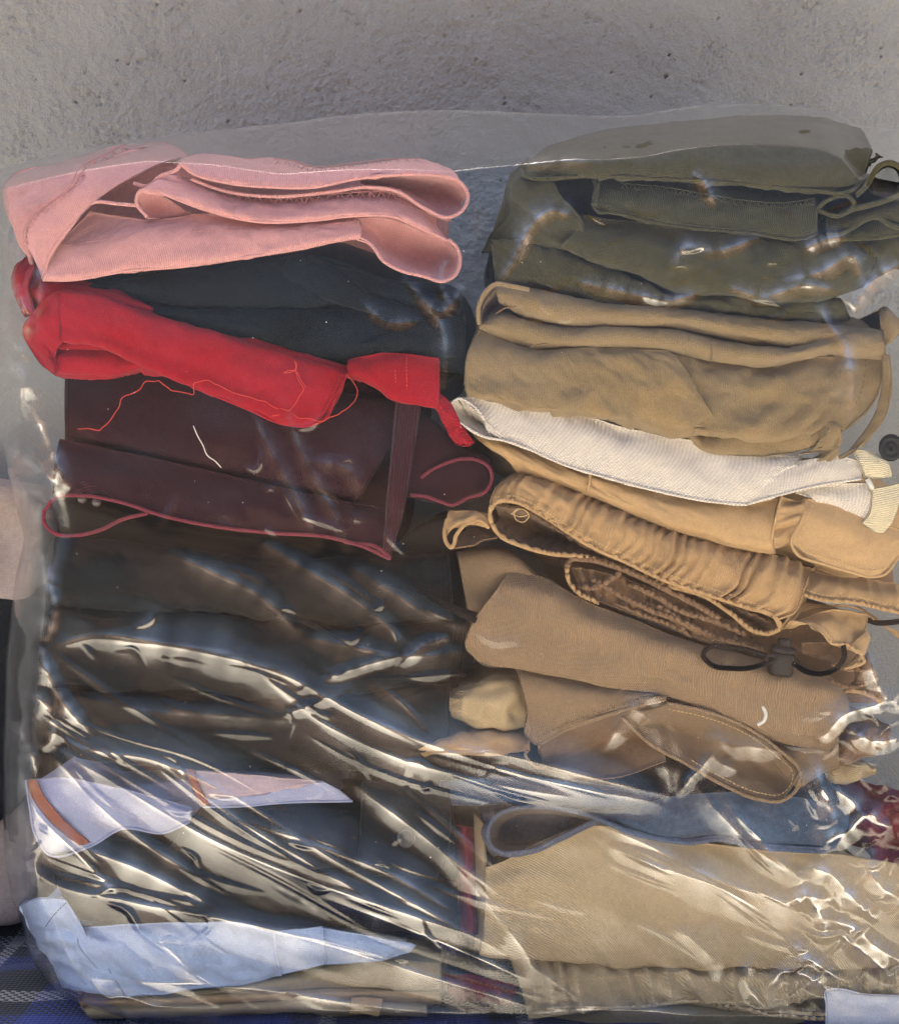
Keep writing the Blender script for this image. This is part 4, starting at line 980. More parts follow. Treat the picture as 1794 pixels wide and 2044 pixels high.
def tan_garment():
    g = thing("tan_pocket_trousers", "smooth tan trousers with a stitched pocket flap under the white belt", "trousers", (1450, 1150, 20))
    m = M['tan']
    body("folded_body", L(4, "140,170 300,300 700,450 1050,580 1320,640 1700,720 1794,640 1850,500 1700,330 1200,260 600,150 250,90"), m, g, 26, 260)
    sheet("front_panel", [L(4, "120,140,24 300,200,18 600,310,12 850,390,10 1050,430,10 1250,440,10 1330,430,10"),
                          L(4, "200,220,12 350,275,6 610,365,2 850,450,0 1050,495,0 1220,530,0 1310,520,2"),
                          L(4, "300,292,12 450,345,6 620,410,3 850,500,2 1050,560,2 1200,600,2 1310,600,3"),
                          L(4, "330,330,22 460,365,16 620,425,13 850,520,12 1050,585,12 1200,625,12 1320,640,12")], m, g, 100, 26, 1.4, ((1.1, 34), (0.4, 12)))
    tube("seam", L(4, "610,330,0 608,365,-1 600,400,0"), 1.1, m, g, 20)
    tube("seam", L(4, "1345,410,1 1330,470,-2 1315,530,-2 1305,590,0"), 1.0, m, g, 30)
    sheet("front_panel", [L(4, "1340,420,4 1325,480,0 1310,560,0 1310,620,4"), L(4, "1390,430,6 1370,480,2 1335,540,2 1330,620,6"), L(4, "1440,430,2 1430,480,-2 1410,530,-2 1385,600,2")], m, g, 40, 14, 1.3, ((1.4, 9, 3, 1.57),))
    flap_edge = "1440,430,2 1425,490,-2 1405,540,-3 1380,600,-2 1400,640,-2 1500,680,-3 1600,710,-3 1690,730,-2 1735,722,-1 1780,670,2 1830,600,8"
    sheet("pocket_flap", [L(4, "1440,430,4 1520,450,2 1650,500,2 1760,540,4 1850,560,10"), L(4, "1420,500,-3 1530,530,-5 1650,575,-5 1750,600,-3 1840,590,6"),
                          L(4, "1395,560,-3 1530,600,-5 1640,640,-5 1740,660,-3 1810,630,4"), L(4, "1382,605,-2 1500,680,-3 1600,710,-3 1690,730,-2 1780,670,2")], m, g, 60, 20, 1.6, ((0.7, 22),))
    tube("hem", L(4, flap_edge), 1.3, m, g, 90)
    stitches("stitching", L(4, "1462,450,-2 1440,510,-5 1412,580,-5 1420,625,-6 1500,655,-6 1600,688,-6 1690,708,-5 1760,690,-4"), M['tan_thread'], g, 3.0, 2.0, 0.33)
    c = L(4, "1762,235,-2")[0]
    ob = tube("snap_button", np.array([[c[0], c[1], 8], [c[0], c[1], -1], [c[0], c[1], -2.2], [c[0] + .01, c[1], -2.6]]), 1, M['black_plastic'], g, 4, 24)
    V = np.array([v.co for v in ob.data.vertices])
    bpy.data.objects.remove(ob)
    prof = [(9.5, 9), (10, 1), (9.4, -.6), (7.2, -1.6), (6.4, -0.8), (4.4, -.6), (3.6, -1.8), (1.8, -2.0), (1.6, -0.4), (.01, -.4)]
    P = np.array([[c[0], c[1], c[2] + q[1]] for q in prof]); P[:, 2] -= np.arange(len(P)) * 1e-3
    Q = W(P); th = np.linspace(0, 2 * math.pi, 28, endpoint=False)
    rad = np.array([q[0] for q in prof]) / 1000
    V = np.stack([Q[:, None, 0] + rad[:, None] * np.cos(th), np.repeat(Q[:, 1:2], 28, 1), Q[:, None, 2] + rad[:, None] * np.sin(th) * 1.1], -1)
    idx = np.arange(len(P) * 28).reshape(len(P), 28)
    F = np.stack([idx[:-1], np.roll(idx[:-1], -1, 1), np.roll(idx[1:], -1, 1), idx[1:]], -1).reshape(-1, 4)
    link("snap_button", mesh("snap_button", V.reshape(-1, 3), F), M['black_plastic'], g)
tan_garment()

def ruffle_tube(name, pts, r, mat, parent, n=200, amp=1.4, lam=7):
    """gathered hem: beaded tube"""
    P = W(spline(pts, n))
    Lx = np.linalg.norm(np.diff(P, axis=0), axis=1).sum() * 1000
    u = np.cumsum(1 + 0.4 * fnoise(1, 2 * n, 1, 2 * Lx, lam * 1.5)[0, :n]) * Lx / n
    w = 1 - 1.5 * abs(np.sin(math.pi * u / lam))
    P[:, 2] += amp / 1000 * 0.5 * w; P[:, 1] -= amp / 1000 * 0.8 * w
    V, F, uv = tube_arrays(P, r / 1000 * (1 + 0.28 * w), 10)
    return link(name, mesh(name, V, F, uv), mat, parent)

def elastic_garment():
    g = thing("tan_elastic_trousers", "tan trousers with a gathered elastic waistband, middle of the right stack", "trousers", (1280, 1270, 20))
    m = M['gold']
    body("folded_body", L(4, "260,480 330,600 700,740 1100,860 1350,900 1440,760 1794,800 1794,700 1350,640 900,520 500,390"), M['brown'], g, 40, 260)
    sheet("waistband", [L(4, "300,345,30 345,325,26 440,345,22 560,405,20 700,462,18 900,542,18 1050,585,18 1200,625,18 1400,675,18 1450,700,20"),
                        L(4, "250,395,8 330,370,3 440,395,0 560,455,-1 720,520,-2 900,600,-2 1060,650,-2 1220,700,-2 1380,755,-1 1425,780,2"),
                        L(4, "230,435,4 310,420,-1 420,455,-3 540,530,-4 720,610,-4 900,690,-4 1060,745,-4 1220,800,-4 1340,850,-3 1385,870,0"),
                        L(4, "225,470,2 270,438,-1 350,450,-3 470,525,-4 600,602,-4 750,672,-4 900,742,-4 1050,792,-4 1200,842,-4 1330,895,-3")],
          m, g, 220, 32, 1.5, ((0.7, 24), (0.3, 8)), gather=(2.6, 12, 0.6, 1.1))
    edge = "1290,950,4 1335,925,-1 1325,895,-3 1200,845,-4 1050,795,-4 900,745,-4 750,675,-4 600,606,-4 500,542,-4 400,478,-3 310,440,-2 250,445,0 226,480,2 235,530,4 265,572,5 350,612,5 450,640,5 600,655,6 750,702,6 900,762,6 1050,806,6 1150,872,6 1240,940,5 1290,950,4"
    ruffle_tube("gathered_hem", L(4, edge), 1.9, m, g, 420, 1.0, 6.5)
    stitches("stitching", L(4, "240,425,0 310,420,-4 400,455,-6 500,520,-7 600,580,-7 750,648,-7 900,718,-7 1050,768,-7 1200,818,-7 1320,865,-6"), M['tan_thread'], g, 3.0, 2.0, 0.36)
    stitches("stitching", L(4, "900,545,4 1050,580,3 1200,618,3 1340,655,4"), M['tan_thread'], g, 3.0, 2.0, 0.33)
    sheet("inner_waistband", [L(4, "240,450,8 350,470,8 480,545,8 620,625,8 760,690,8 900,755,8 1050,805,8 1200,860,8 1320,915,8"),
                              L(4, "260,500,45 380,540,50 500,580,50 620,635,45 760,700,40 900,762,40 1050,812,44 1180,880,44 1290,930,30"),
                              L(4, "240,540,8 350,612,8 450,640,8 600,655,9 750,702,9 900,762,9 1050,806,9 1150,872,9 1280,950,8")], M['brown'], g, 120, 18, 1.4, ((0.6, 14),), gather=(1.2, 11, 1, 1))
    sheet("waist_side", [L(4, "1450,700,20 1420,780,4 1385,860,0 1335,935,2"), L(4, "1470,690,60 1450,780,50 1410,870,46 1350,930,46")], m, g, 30, 12)
    tube("loose_thread", L(4, "310,490,2 330,470,0 360,475,-1 375,495,-2 355,520,-2 325,510,-2 320,485,-2 345,470,-2 372,490,-1 345,500,0 305,488,2"), 0.4, M['tan_thread'], g, 120, 6)
    # outer waistband running off to the right
    sheet("waistband", [L(4, "1440,705,24 1560,730,16 1700,745,16 1850,770,20"), L(4, "1435,760,8 1560,775,3 1700,800,3 1850,830,8"), L(4, "1415,790,6 1500,812,1 1620,822,0 1740,850,1 1850,872,6")], M['gold'], g, 90, 16, 1.4, ((0.5, 18),), gather=(1.2, 14, 0.5, 1))
    ruffle_tube("gathered_hem", L(4, "1415,795,4 1500,818,0 1620,828,-1 1740,856,-1 1850,878,4"), 1.7, m, g, 160, 0.8, 6.5)
    stitches("stitching", L(4, "1420,775,0 1500,798,-4 1620,806,-5 1740,834,-5 1800,845,-4"), M['tan_thread'], g, 3.0, 2.0, 0.33)
    # small gathered end at the left
    sheet("gathered_end", [L(12, "545,1330,14 620,1330,10 760,1330,10 890,1350,14"), L(12, "510,1480,6 600,1450,0 750,1390,-1 880,1440,6"), L(12, "500,1560,10 540,1500,4 680,1450,2 870,1460,8")], m, g, 50, 14, 1.4, ((1.2, 12),))
    tube("hem", L(12, "880,1460,6 800,1410,0 720,1430,-2 640,1480,-2 600,1540,-1 590,1600,0 560,1640,0 510,1600,2 500,1540,4 530,1400,8"), 1.7, m, g, 70, wob=0.4)
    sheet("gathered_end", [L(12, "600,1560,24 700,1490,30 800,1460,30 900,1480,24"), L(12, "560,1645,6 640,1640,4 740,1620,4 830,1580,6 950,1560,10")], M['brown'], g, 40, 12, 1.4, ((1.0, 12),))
elastic_garment()

def brown_gathers():
    g = thing("brown_gathered_shorts", "brown shorts with crumpled gathers in shadow below the tan waistband, black drawcord", "shorts", (1450, 1420, 30))
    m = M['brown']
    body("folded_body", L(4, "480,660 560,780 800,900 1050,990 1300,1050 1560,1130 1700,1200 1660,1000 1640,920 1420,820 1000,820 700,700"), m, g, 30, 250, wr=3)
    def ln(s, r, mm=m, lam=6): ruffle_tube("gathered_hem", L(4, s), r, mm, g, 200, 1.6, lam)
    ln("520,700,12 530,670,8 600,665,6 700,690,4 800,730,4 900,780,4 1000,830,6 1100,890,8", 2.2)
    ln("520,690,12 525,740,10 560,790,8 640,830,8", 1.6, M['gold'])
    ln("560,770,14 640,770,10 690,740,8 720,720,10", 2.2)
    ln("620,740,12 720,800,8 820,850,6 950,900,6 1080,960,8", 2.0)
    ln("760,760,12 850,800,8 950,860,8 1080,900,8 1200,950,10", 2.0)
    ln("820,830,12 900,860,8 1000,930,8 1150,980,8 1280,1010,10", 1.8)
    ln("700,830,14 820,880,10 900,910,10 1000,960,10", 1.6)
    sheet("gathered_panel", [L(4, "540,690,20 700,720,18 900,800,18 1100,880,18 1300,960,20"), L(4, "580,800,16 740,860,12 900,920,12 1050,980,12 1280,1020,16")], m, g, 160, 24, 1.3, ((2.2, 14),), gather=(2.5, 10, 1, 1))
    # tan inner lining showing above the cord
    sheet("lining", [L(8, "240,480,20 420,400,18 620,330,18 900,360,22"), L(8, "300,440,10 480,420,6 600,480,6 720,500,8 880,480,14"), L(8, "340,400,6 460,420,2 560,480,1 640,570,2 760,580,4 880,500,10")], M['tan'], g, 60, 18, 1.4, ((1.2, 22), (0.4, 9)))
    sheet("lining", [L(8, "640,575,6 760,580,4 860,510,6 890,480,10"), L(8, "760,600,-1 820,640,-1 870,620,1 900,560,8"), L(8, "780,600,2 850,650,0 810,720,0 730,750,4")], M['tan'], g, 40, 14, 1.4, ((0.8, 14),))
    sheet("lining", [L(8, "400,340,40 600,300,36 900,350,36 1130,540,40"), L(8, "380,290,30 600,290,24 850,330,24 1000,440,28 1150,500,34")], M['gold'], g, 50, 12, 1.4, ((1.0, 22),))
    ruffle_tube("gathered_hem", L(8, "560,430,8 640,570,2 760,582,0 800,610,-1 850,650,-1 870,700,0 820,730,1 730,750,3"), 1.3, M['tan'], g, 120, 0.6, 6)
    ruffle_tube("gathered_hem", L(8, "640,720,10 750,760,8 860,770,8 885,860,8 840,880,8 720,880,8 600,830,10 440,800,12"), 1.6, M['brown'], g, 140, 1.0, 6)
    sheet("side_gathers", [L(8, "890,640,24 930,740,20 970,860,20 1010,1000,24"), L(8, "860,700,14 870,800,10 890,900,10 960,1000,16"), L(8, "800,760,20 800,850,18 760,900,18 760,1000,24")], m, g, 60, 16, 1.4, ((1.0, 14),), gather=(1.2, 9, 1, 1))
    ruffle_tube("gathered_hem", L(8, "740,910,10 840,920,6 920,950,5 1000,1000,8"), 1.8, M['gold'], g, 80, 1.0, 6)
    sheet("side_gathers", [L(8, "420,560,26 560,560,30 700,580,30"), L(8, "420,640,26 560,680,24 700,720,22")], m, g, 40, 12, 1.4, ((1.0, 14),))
    # drawcord and its spring lock
    lk = tube("drawcord", L(4, "1300,1040,-6 1200,1008,-7 1120,998,-7 1065,1000,-7 1042,1028,-7 1070,1065,-7.5 1150,1082,-8 1230,1078,-8 1300,1055,-7"), 2.1, M['black_cord'], g, 90, 10)
    tube("drawcord", L(4, "1385,1062,-7 1440,1095,-8 1500,1102,-8 1555,1080,-7 1582,1040,-4 1578,985,2"), 2.1, M['black_cord'], g, 70, 10)
    tube("drawcord", L(8, "900,400,30 960,420,26 1040,420,24 1130,410,26"), 2.3, M['black_cord'], g, 40, 10)
    tube("drawcord", L(4, "0,820,6 60,840,2 120,860,2 180,880,8"), 2.4, M['black_cord'], g, 40, 10)
    # lock body: rounded barrel leaning a little, with a collar and a push button
    c = W(L(4, "1342,1055,0")[0])
    def lathe(prof, ax, sx, sy, k=28):
        ax = np.array(ax) / np.linalg.norm(ax)
        e1 = np.cross(ax, [0, 1, 0]); e1 /= np.linalg.norm(e1); e2 = np.cross(ax, e1)
        th = np.linspace(0, 2 * math.pi, k, endpoint=False)
        co = np.sign(np.cos(th)) * abs(np.cos(th)) ** 0.7; si = np.sign(np.sin(th)) * abs(np.sin(th)) ** 0.7
        V = np.stack([c + ax * h + (e1 * (co * r * sx)[:, None] + e2 * (si * r * sy)[:, None]) for r, h in np.array(prof) / 1000])
        n = len(prof)
        idx = np.arange(n * k).reshape(n, k)
        F = np.stack([idx[:-1], np.roll(idx[:-1], -1, 1), np.roll(idx[1:], -1, 1), idx[1:]], -1).reshape(-1, 4)
        return V.reshape(-1, 3), F, np.zeros((n * k, 2))
    ax = (0.14, -0.1, 1)
    lock = thing("cord_lock", "black plastic spring cord lock on the drawcord over brown twill cloth", "cord lock", (1570, 1345, 0))
    def lk(nm, arr): return link(nm, mesh(nm, *arr), M['black_plastic'], lock)
    lk("barrel", lathe([(0.01, -11), (8, -11), (9.6, -9.6), (10, -7), (10, 5), (9.4, 7), (0.01, 7)], ax, 1.0, 0.8))
    lk("collar", lathe([(0.01, 7.6), (9.6, 7.6), (10.4, 8.6), (10.4, 11.2), (9.2, 12.4), (0.01, 12.6)], ax, 1.0, 0.8))
    lk("push_button", lathe([(5.6, 12), (5.8, 16), (5.2, 18), (3.6, 19.2), (0.01, 19.6)], ax, 1.0, 0.85))
    eye = W(L(4, "1305,1045,-8.5")[0])
    th = np.linspace(0, 2 * math.pi, 30)
    lk("cord_eye", tube_arrays(np.stack([eye[0] + 0.0042 * np.cos(th), np.full(30, eye[1] + 0.001), eye[2] + 0.003 * np.sin(th)], -1), 0.0014, 8))
brown_gathers()

def twill_garment():
    g = thing("brown_twill_jacket", "brown twill garment folded over with a stitched hem, lower right stack", "jacket", (1300, 1600, 20))
    m = M['twill']
    body("folded_body", L(4, "330,740 170,960 200,1040 360,1100 380,1300 700,1330 1250,1400 1500,1330 1570,1200 1200,1060 800,930"), m, g, 20, 250)
    sheet("turned_flap", [L(4, "305,705,22 400,725,18 600,828,14 800,905,14 1000,985,14 1200,1035,14 1400,1085,16 1550,1130,20 1592,1190,24"),
                          L(4, "260,770,4 400,790,-1 600,890,-3 800,960,-4 1000,1030,-4 1200,1090,-4 1400,1145,-3 1540,1180,0 1600,1230,12"),
                          L(4, "170,890,2 330,900,-2 560,990,-4 760,1050,-5 960,1110,-5 1150,1170,-5 1350,1225,-4 1480,1260,-2 1580,1290,8"),
                          L(4, "130,990,6 250,1030,-1 450,1080,-3 640,1125,-4 850,1130,-4 1050,1200,-4 1250,1290,-4 1400,1340,-3 1545,1368,4"),
                          L(4, "140,1012,12 190,1062,5 330,1082,3 520,1115,2 720,1160,2 900,1185,2 1150,1290,4 1350,1370,6 1530,1400,14")],
          m, g, 130, 40, 1.8, ((1.6, 48), (0.5, 16)))
    sheet("left_leaf", [L(4, "330,1084,12 500,1112,10 640,1140,10 800,1160,10 900,1185,10"),
                        L(4, "350,1160,2 480,1170,-2 600,1185,-3 740,1190,-2 850,1180,2"),
                        L(4, "368,1250,1 430,1260,-3 540,1250,-4 680,1225,-3 800,1195,0"),
                        L(4, "355,1330,2 400,1372,-3 500,1322,-4 700,1252,-4 900,1190,-2")], m, g, 70, 24, 1.6, ((1.0, 24), (0.4, 10)))
    tube("hem", L(6, "372,200,4 362,210,2 375,240,2 400,262,2 440,262,4") , 1.4, m, g, 30)
    tube("hem", L(4, "900,1192,-3 700,1256,-5 500,1326,-5 420,1372,-5"), 1.3, m, g, 50)
    tube("hem", L(6, "412,190,-2 425,155,-4 500,115,-5 600,85,-5 750,40,-5 900,5,-4"), 1.3, m, g, 60)
    stitches("stitching", L(4, "860,1180,-5 700,1232,-6 500,1302,-6 400,1348,-6"), M['brown'], g, 4.2, 2.6, 0.4)
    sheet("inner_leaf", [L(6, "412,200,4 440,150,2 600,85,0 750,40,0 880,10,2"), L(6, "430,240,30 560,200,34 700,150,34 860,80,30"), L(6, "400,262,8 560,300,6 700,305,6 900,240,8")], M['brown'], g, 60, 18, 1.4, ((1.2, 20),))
    # rounded tongue at the right
    sheet("tongue", [L(6, "730,60,6 830,40,4 900,18,2 1050,50,0 1200,110,0 1330,200,0 1410,280,2"),
                     L(6, "790,120,14 880,110,24 1000,150,30 1120,200,32 1240,250,30 1330,290,22 1390,320,10"),
                     L(6, "830,170,4 900,205,1 980,252,0 1100,320,0 1200,362,0 1270,386,0 1345,390,1")], M['twill'], g, 70, 22, 1.6, ((0.9, 22), (0.4, 10)))
    tube("hem", L(6, "730,70,2 830,168,0 980,252,-2 1100,322,-3 1260,388,-3 1345,392,-3 1402,345,-3 1415,285,-3 1335,200,-3 1200,108,-3 1050,50,-3 900,18,-2"), 1.5, m, g, 130)
    stitches("stitching", L(6, "905,40,-4 1050,72,-5 1195,130,-5 1320,218,-5 1385,290,-5 1375,335,-5 1335,368,-5 1262,362,-5 1110,300,-5 990,232,-4"), M['tan_thread'], g, 3.4, 2.3, 0.36)
    fold("fold", L(6, "1200,100,14 1330,190,8 1460,160,8 1560,130,16"), L(6, "1400,350,14 1430,330,8 1470,300,8 1560,260,16"), m, g, 10, 100, nu=40)
    tube("hook_glint", L(6, "1270,30,-6 1282,60,-7 1275,85,-7 1250,102,-6"), 1.6, M['steel'], g, 30, 8)  # bright tube put in for a hook-shaped glint
    fold("fold", L(8, "620,1330,30 760,1220,24 900,1180,26 1060,1170,34"), L(8, "630,1420,30 760,1440,24 880,1390,26 1060,1290,34"), M['brown'], g, 12, 120, nu=50, wr=((1.2, 16),))
    fold("fold", L(8, "560,1460,40 700,1450,34 860,1460,36 960,1480,44"), L(8, "620,1560,40 740,1590,34 840,1550,36 960,1510,44"), M['sand2'], g, 10, 100, nu=40, wr=((1.2, 16),))
    # flap in the shade, left of the fold
    fold("fold", L(4, "100,640,20 300,640,16 400,720,18 500,800,26"), L(4, "160,960,20 220,860,16 320,720,16 480,860,26"), m, g, 10, 100, nu=50)
    fold("fold", L(4, "60,1190,22 200,1130,16 300,1120,16 360,1160,24"), L(4, "80,1260,22 200,1310,14 300,1315,14 370,1300,24"), M['sand'], g, 14, 120, nu=50, wr=((1.6, 16),))
    fold("fold", L(6, "-60,180,22 100,140,16 300,130,16 380,150,24"), L(6, "-40,200,22 100,210,14 300,205,14 380,200,24"), M['gold'], g, 14, 120, nu=50, wr=((1.2, 16),))
twill_garment()

def jeans():
    g = thing("blue_jeans", "faded blue denim jeans with a double stitched hem, lower right stack", "jeans", (1270, 1710, 20))
    m, e = M['denim'], M['denim_edge']
    body("folded_body", L(6, "60,340 180,420 230,560 330,570 600,480 900,500 1300,540 1560,560 1600,350 1400,280 900,330 500,300 200,280"), m, g, 26, 250)
    sheet("back_leg", [L(6, "35,320,20 150,310,16 300,300,14 600,320,14 900,370,14"), L(6, "35,405,14 180,408,8 300,400,6 600,420,6 900,410,8")], m, g, 60, 12, 1.6, ((0.9, 20),))
    sheet("front_leg", [L(6, "560,430,14 760,420,8 900,380,6 1100,360,6 1400,380,8 1600,420,16"),
                        L(6, "640,455,6 800,460,0 950,440,-2 1150,440,-2 1400,460,0 1590,500,10"),
                        L(6, "700,470,6 820,500,0 980,515,-2 1150,510,-2 1350,530,0 1560,560,10"),
                        L(6, "720,485,8 850,520,3 1000,535,1 1100,528,1 1250,555,2 1560,585,10")], m, g, 90, 22, 1.7, ((0.9, 30), (0.4, 11)))
    hem = "640,462,0 560,500,0 480,540,0 400,578,-1 330,592,-2 265,590,-2 225,560,-2 218,510,-2 245,455,-2 300,428,-3 380,416,-3 470,420,-3 560,436,-4 660,472,-4 760,515,-4 900,545,-4 1000,555,-4 1090,542,-4 1250,572,-4 1520,590,2"
    for o, r in ((0, 1.7), (16, 1.5)):
        q = L(6, hem).copy(); q[:, 1] -= o * 0.42 * np.linspace(-1, 1, len(q)).clip(-.9, .9); q[:, 2] += (2 if o else 0)
        tube("hem", q, r, e, g, 190, 8, rv=0.08)
    sheet("hem_band", [L(6, hem), L(6, "650,455,14 560,480,34 480,520,44 400,555,44 330,565,40 285,560,34 262,535,30 262,500,30 285,470,34 330,450,36 390,442,36 470,445,34 560,455,24 660,480,16 760,520,14 900,548,14 1000,556,14 1090,545,14 1250,574,14 1520,590,16")], M['denim_in'], g, 150, 12, 1.5)
    sheet("hem_band", [L(6, "200,440,30 190,500,26 200,560,26 240,605,30"), L(6, "240,440,8 218,500,0 222,550,0 255,598,4")], e, g, 36, 10, 1.5)
jeans()

def sand_trousers():
    g = thing("sand_trousers", "smooth sand coloured trousers folded flat beneath the blue jeans", "trousers", (1350, 1925, 20))
    m = M['sand']
    body("folded_body", L(6, "215,670 200,960 400,985 900,1010 1400,1020 1750,1010 1780,780 1600,600 1200,580 700,500 420,570"), m, g, 20, 250)
    sheet("front_panel", [L(6, "205,650,12 300,612,8 420,552,8 560,500,10 660,490,12 800,525,12 1100,560,12 1300,585,12 1560,600,12 1800,640,20"),
                          L(6, "206,740,2 320,730,-2 450,700,-3 600,680,-3 800,690,-3 1000,700,-3 1250,720,-2 1550,740,0 1810,760,10"),
                          L(6, "204,840,1 330,850,-3 500,850,-5 700,860,-5 900,865,-5 1100,870,-4 1300,880,-3 1560,890,-1 1810,890,8"),
                          L(6, "195,940,1 330,960,-3 500,970,-5 700,985,-5 900,995,-5 1100,1000,-4 1300,1005,-3 1560,1000,-1 1810,990,8"),
                          L(6, "188,978,4 330,1000,1 600,1012,0 800,1024,0 1000,1032,0 1200,1036,0 1400,1036,1 1690,1030,3 1810,1020,10"),
                          L(6, "195,974,16 330,994,14 600,1006,12 800,1018,12 1000,1026,12 1200,1030,12 1400,1030,12 1690,1024,14 1810,1014,18")],
          m, g, 130, 40, 1.8, ((1.5, 46), (0.5, 16)))
    sheet("back_leaf", [L(6, "165,440,30 170,560,26 175,760,26 170,950,30"), L(6, "205,480,20 210,640,14 208,780,14 190,970,18")], m, g, 40, 10, 1.5)
sand_trousers()

def sand_elastic():
    g = thing("elastic_waist_shorts", "grey sand shorts with a gathered elastic waistband, bottom of the right stack", "shorts", (1400, 2060, 20))
    m = M['sand2']
    body("folded_body", L(6, "320,1010 380,1180 700,1170 1100,1150 1500,1210 1850,1220 1850,1050 1300,1050 800,1030"), m, g, 26, 250)
    sheet("waistband", [L(6, "305,1000,16 500,1006,14 800,1022,12 1100,1036,12 1400,1038,12 1850,1030,14"),
                        L(6, "335,1080,4 500,1070,0 800,1065,-1 1100,1070,-1 1400,1080,-1 1850,1080,6"),
                        L(6, "355,1150,2 500,1140,-2 800,1120,-3 1100,1115,-3 1400,1120,-2 1850,1130,6"),
                        L(6, "372,1222,3 500,1205,0 800,1180,-1 1000,1160,-1 1300,1185,-1 1520,1140,0 1850,1160,8")], m, g, 260, 30, 1.5, ((0.6, 24),), gather=(3.2, 17, 0.8, 1.1))
    ruffle_tube("gathered_hem", L(6, "372,1224,2 450,1216,-1 600,1192,-3 800,1182,-3 1000,1162,-3 1120,1165,-3 1300,1160,-2 1400,1140,-1 1520,1135,0"), 1.4, m, g, 220, 0.8, 8)
    ruffle_tube("gathered_hem", L(6, "1000,1165,2 1100,1175,0 1200,1190,-1 1300,1215,-2 1400,1225,-2 1520,1232,0"), 1.5, m, g, 200, 2.2, 7)
    ruffle_tube("gathered_hem", L(6, "1040,1172,4 1150,1190,3 1280,1200,2 1400,1205,2 1520,1215,3"), 1.3, m, g, 200, 1.8, 8)
    stitches("stitching", L(6, "345,1118,-3 500,1085,-5 700,1068,-6 900,1055,-6 1000,1050,-5"), M['tan_thread'], g, 3.2, 2.2, 0.33)
    fold("fold", L(6, "380,1225,22 600,1200,16 1000,1175,14 1500,1235,16 1850,1240,22"), L(6, "400,1290,24 600,1285,18 1000,1290,16 1500,1290,16 1850,1290,22"), m, g, 12, 200)
sand_elastic()

g = thing("white_cloth_tag", "plain white cloth panel at the bottom right corner", "cloth", (1740, 2065, -10))
sheet("panel", [L(6, "1513,1122,-6 1560,1116,-8 1640,1132,-8 1720,1138,-8 1830,1140,-7"), L(6, "1516,1180,-7 1580,1180,-9 1650,1190,-9 1720,1190,-8 1830,1190,-7"), L(6, "1518,1290,-6 1580,1290,-8 1650,1290,-8 1720,1290,-8 1830,1290,-7")], M['white'], g, 50, 24, 1.0, ((0.6, 22),))
tube("corner_hem", L(6, "1513,1290,-6 1514,1180,-6.5 1513,1122,-6.5 1560,1115,-8.4 1640,1131,-8.6"), 0.7, M['white'], g, 60)

# ------------------------------------------------------------------ neighbours behind the bag
g = thing("maroon_cloth_bundle", "maroon cloth seen through crumpled film at the right edge", "bundle", (1790, 1760, 60))
body("wrapped_cloth", np.array([[1735, 1640, 0], [1765, 1615, 0], [1850, 1620, 0], [1880, 1700, 0], [1840, 1770, 0], [1760, 1750, 0.]]), M['wine'], g, 30, 160, wr=4)
g = thing("pale_cloth_bundle", "pale grey brown cloth bundle behind the bag's left edge", "bundle", (-60, 1220, 230))
body("wrapped_cloth", np.array([[-260, 1000, 0], [-60, 960, 0], [60, 1000, 0], [80, 1110, 0], [50, 1190, 0], [-60, 1210, 0], [-260, 1210, 0.]]), M['grey_cloth'], g, 190, 300, wr=5)
g = thing("dark_cloth_bundle", "dark charcoal cloth bundle below the pale one, left edge", "bundle", (-60, 1640, 230))
body("wrapped_cloth", np.array([[-260, 1270, 0], [-60, 1215, 0], [30, 1185, 0], [75, 1225, 0], [95, 1330, 0], [80, 1480, 0], [60, 1580, 0], [-40, 1660, 0], [-260, 1700, 0.]]), M['dark_cloth'], g, 185, 300, wr=5)
g = thing("lower_pale_bundle", "pale cloth bundle resting on the plaid blanket at the left edge", "bundle", (-60, 1840, 230))
body("wrapped_cloth", np.array([[-260, 1560, 0], [0, 1560, 0], [60, 1640, 0], [70, 1760, 0], [40, 1830, 0], [-60, 1850, 0], [-260, 1860, 0.]]), M['grey_cloth'], g, 195, 300, wr=5)

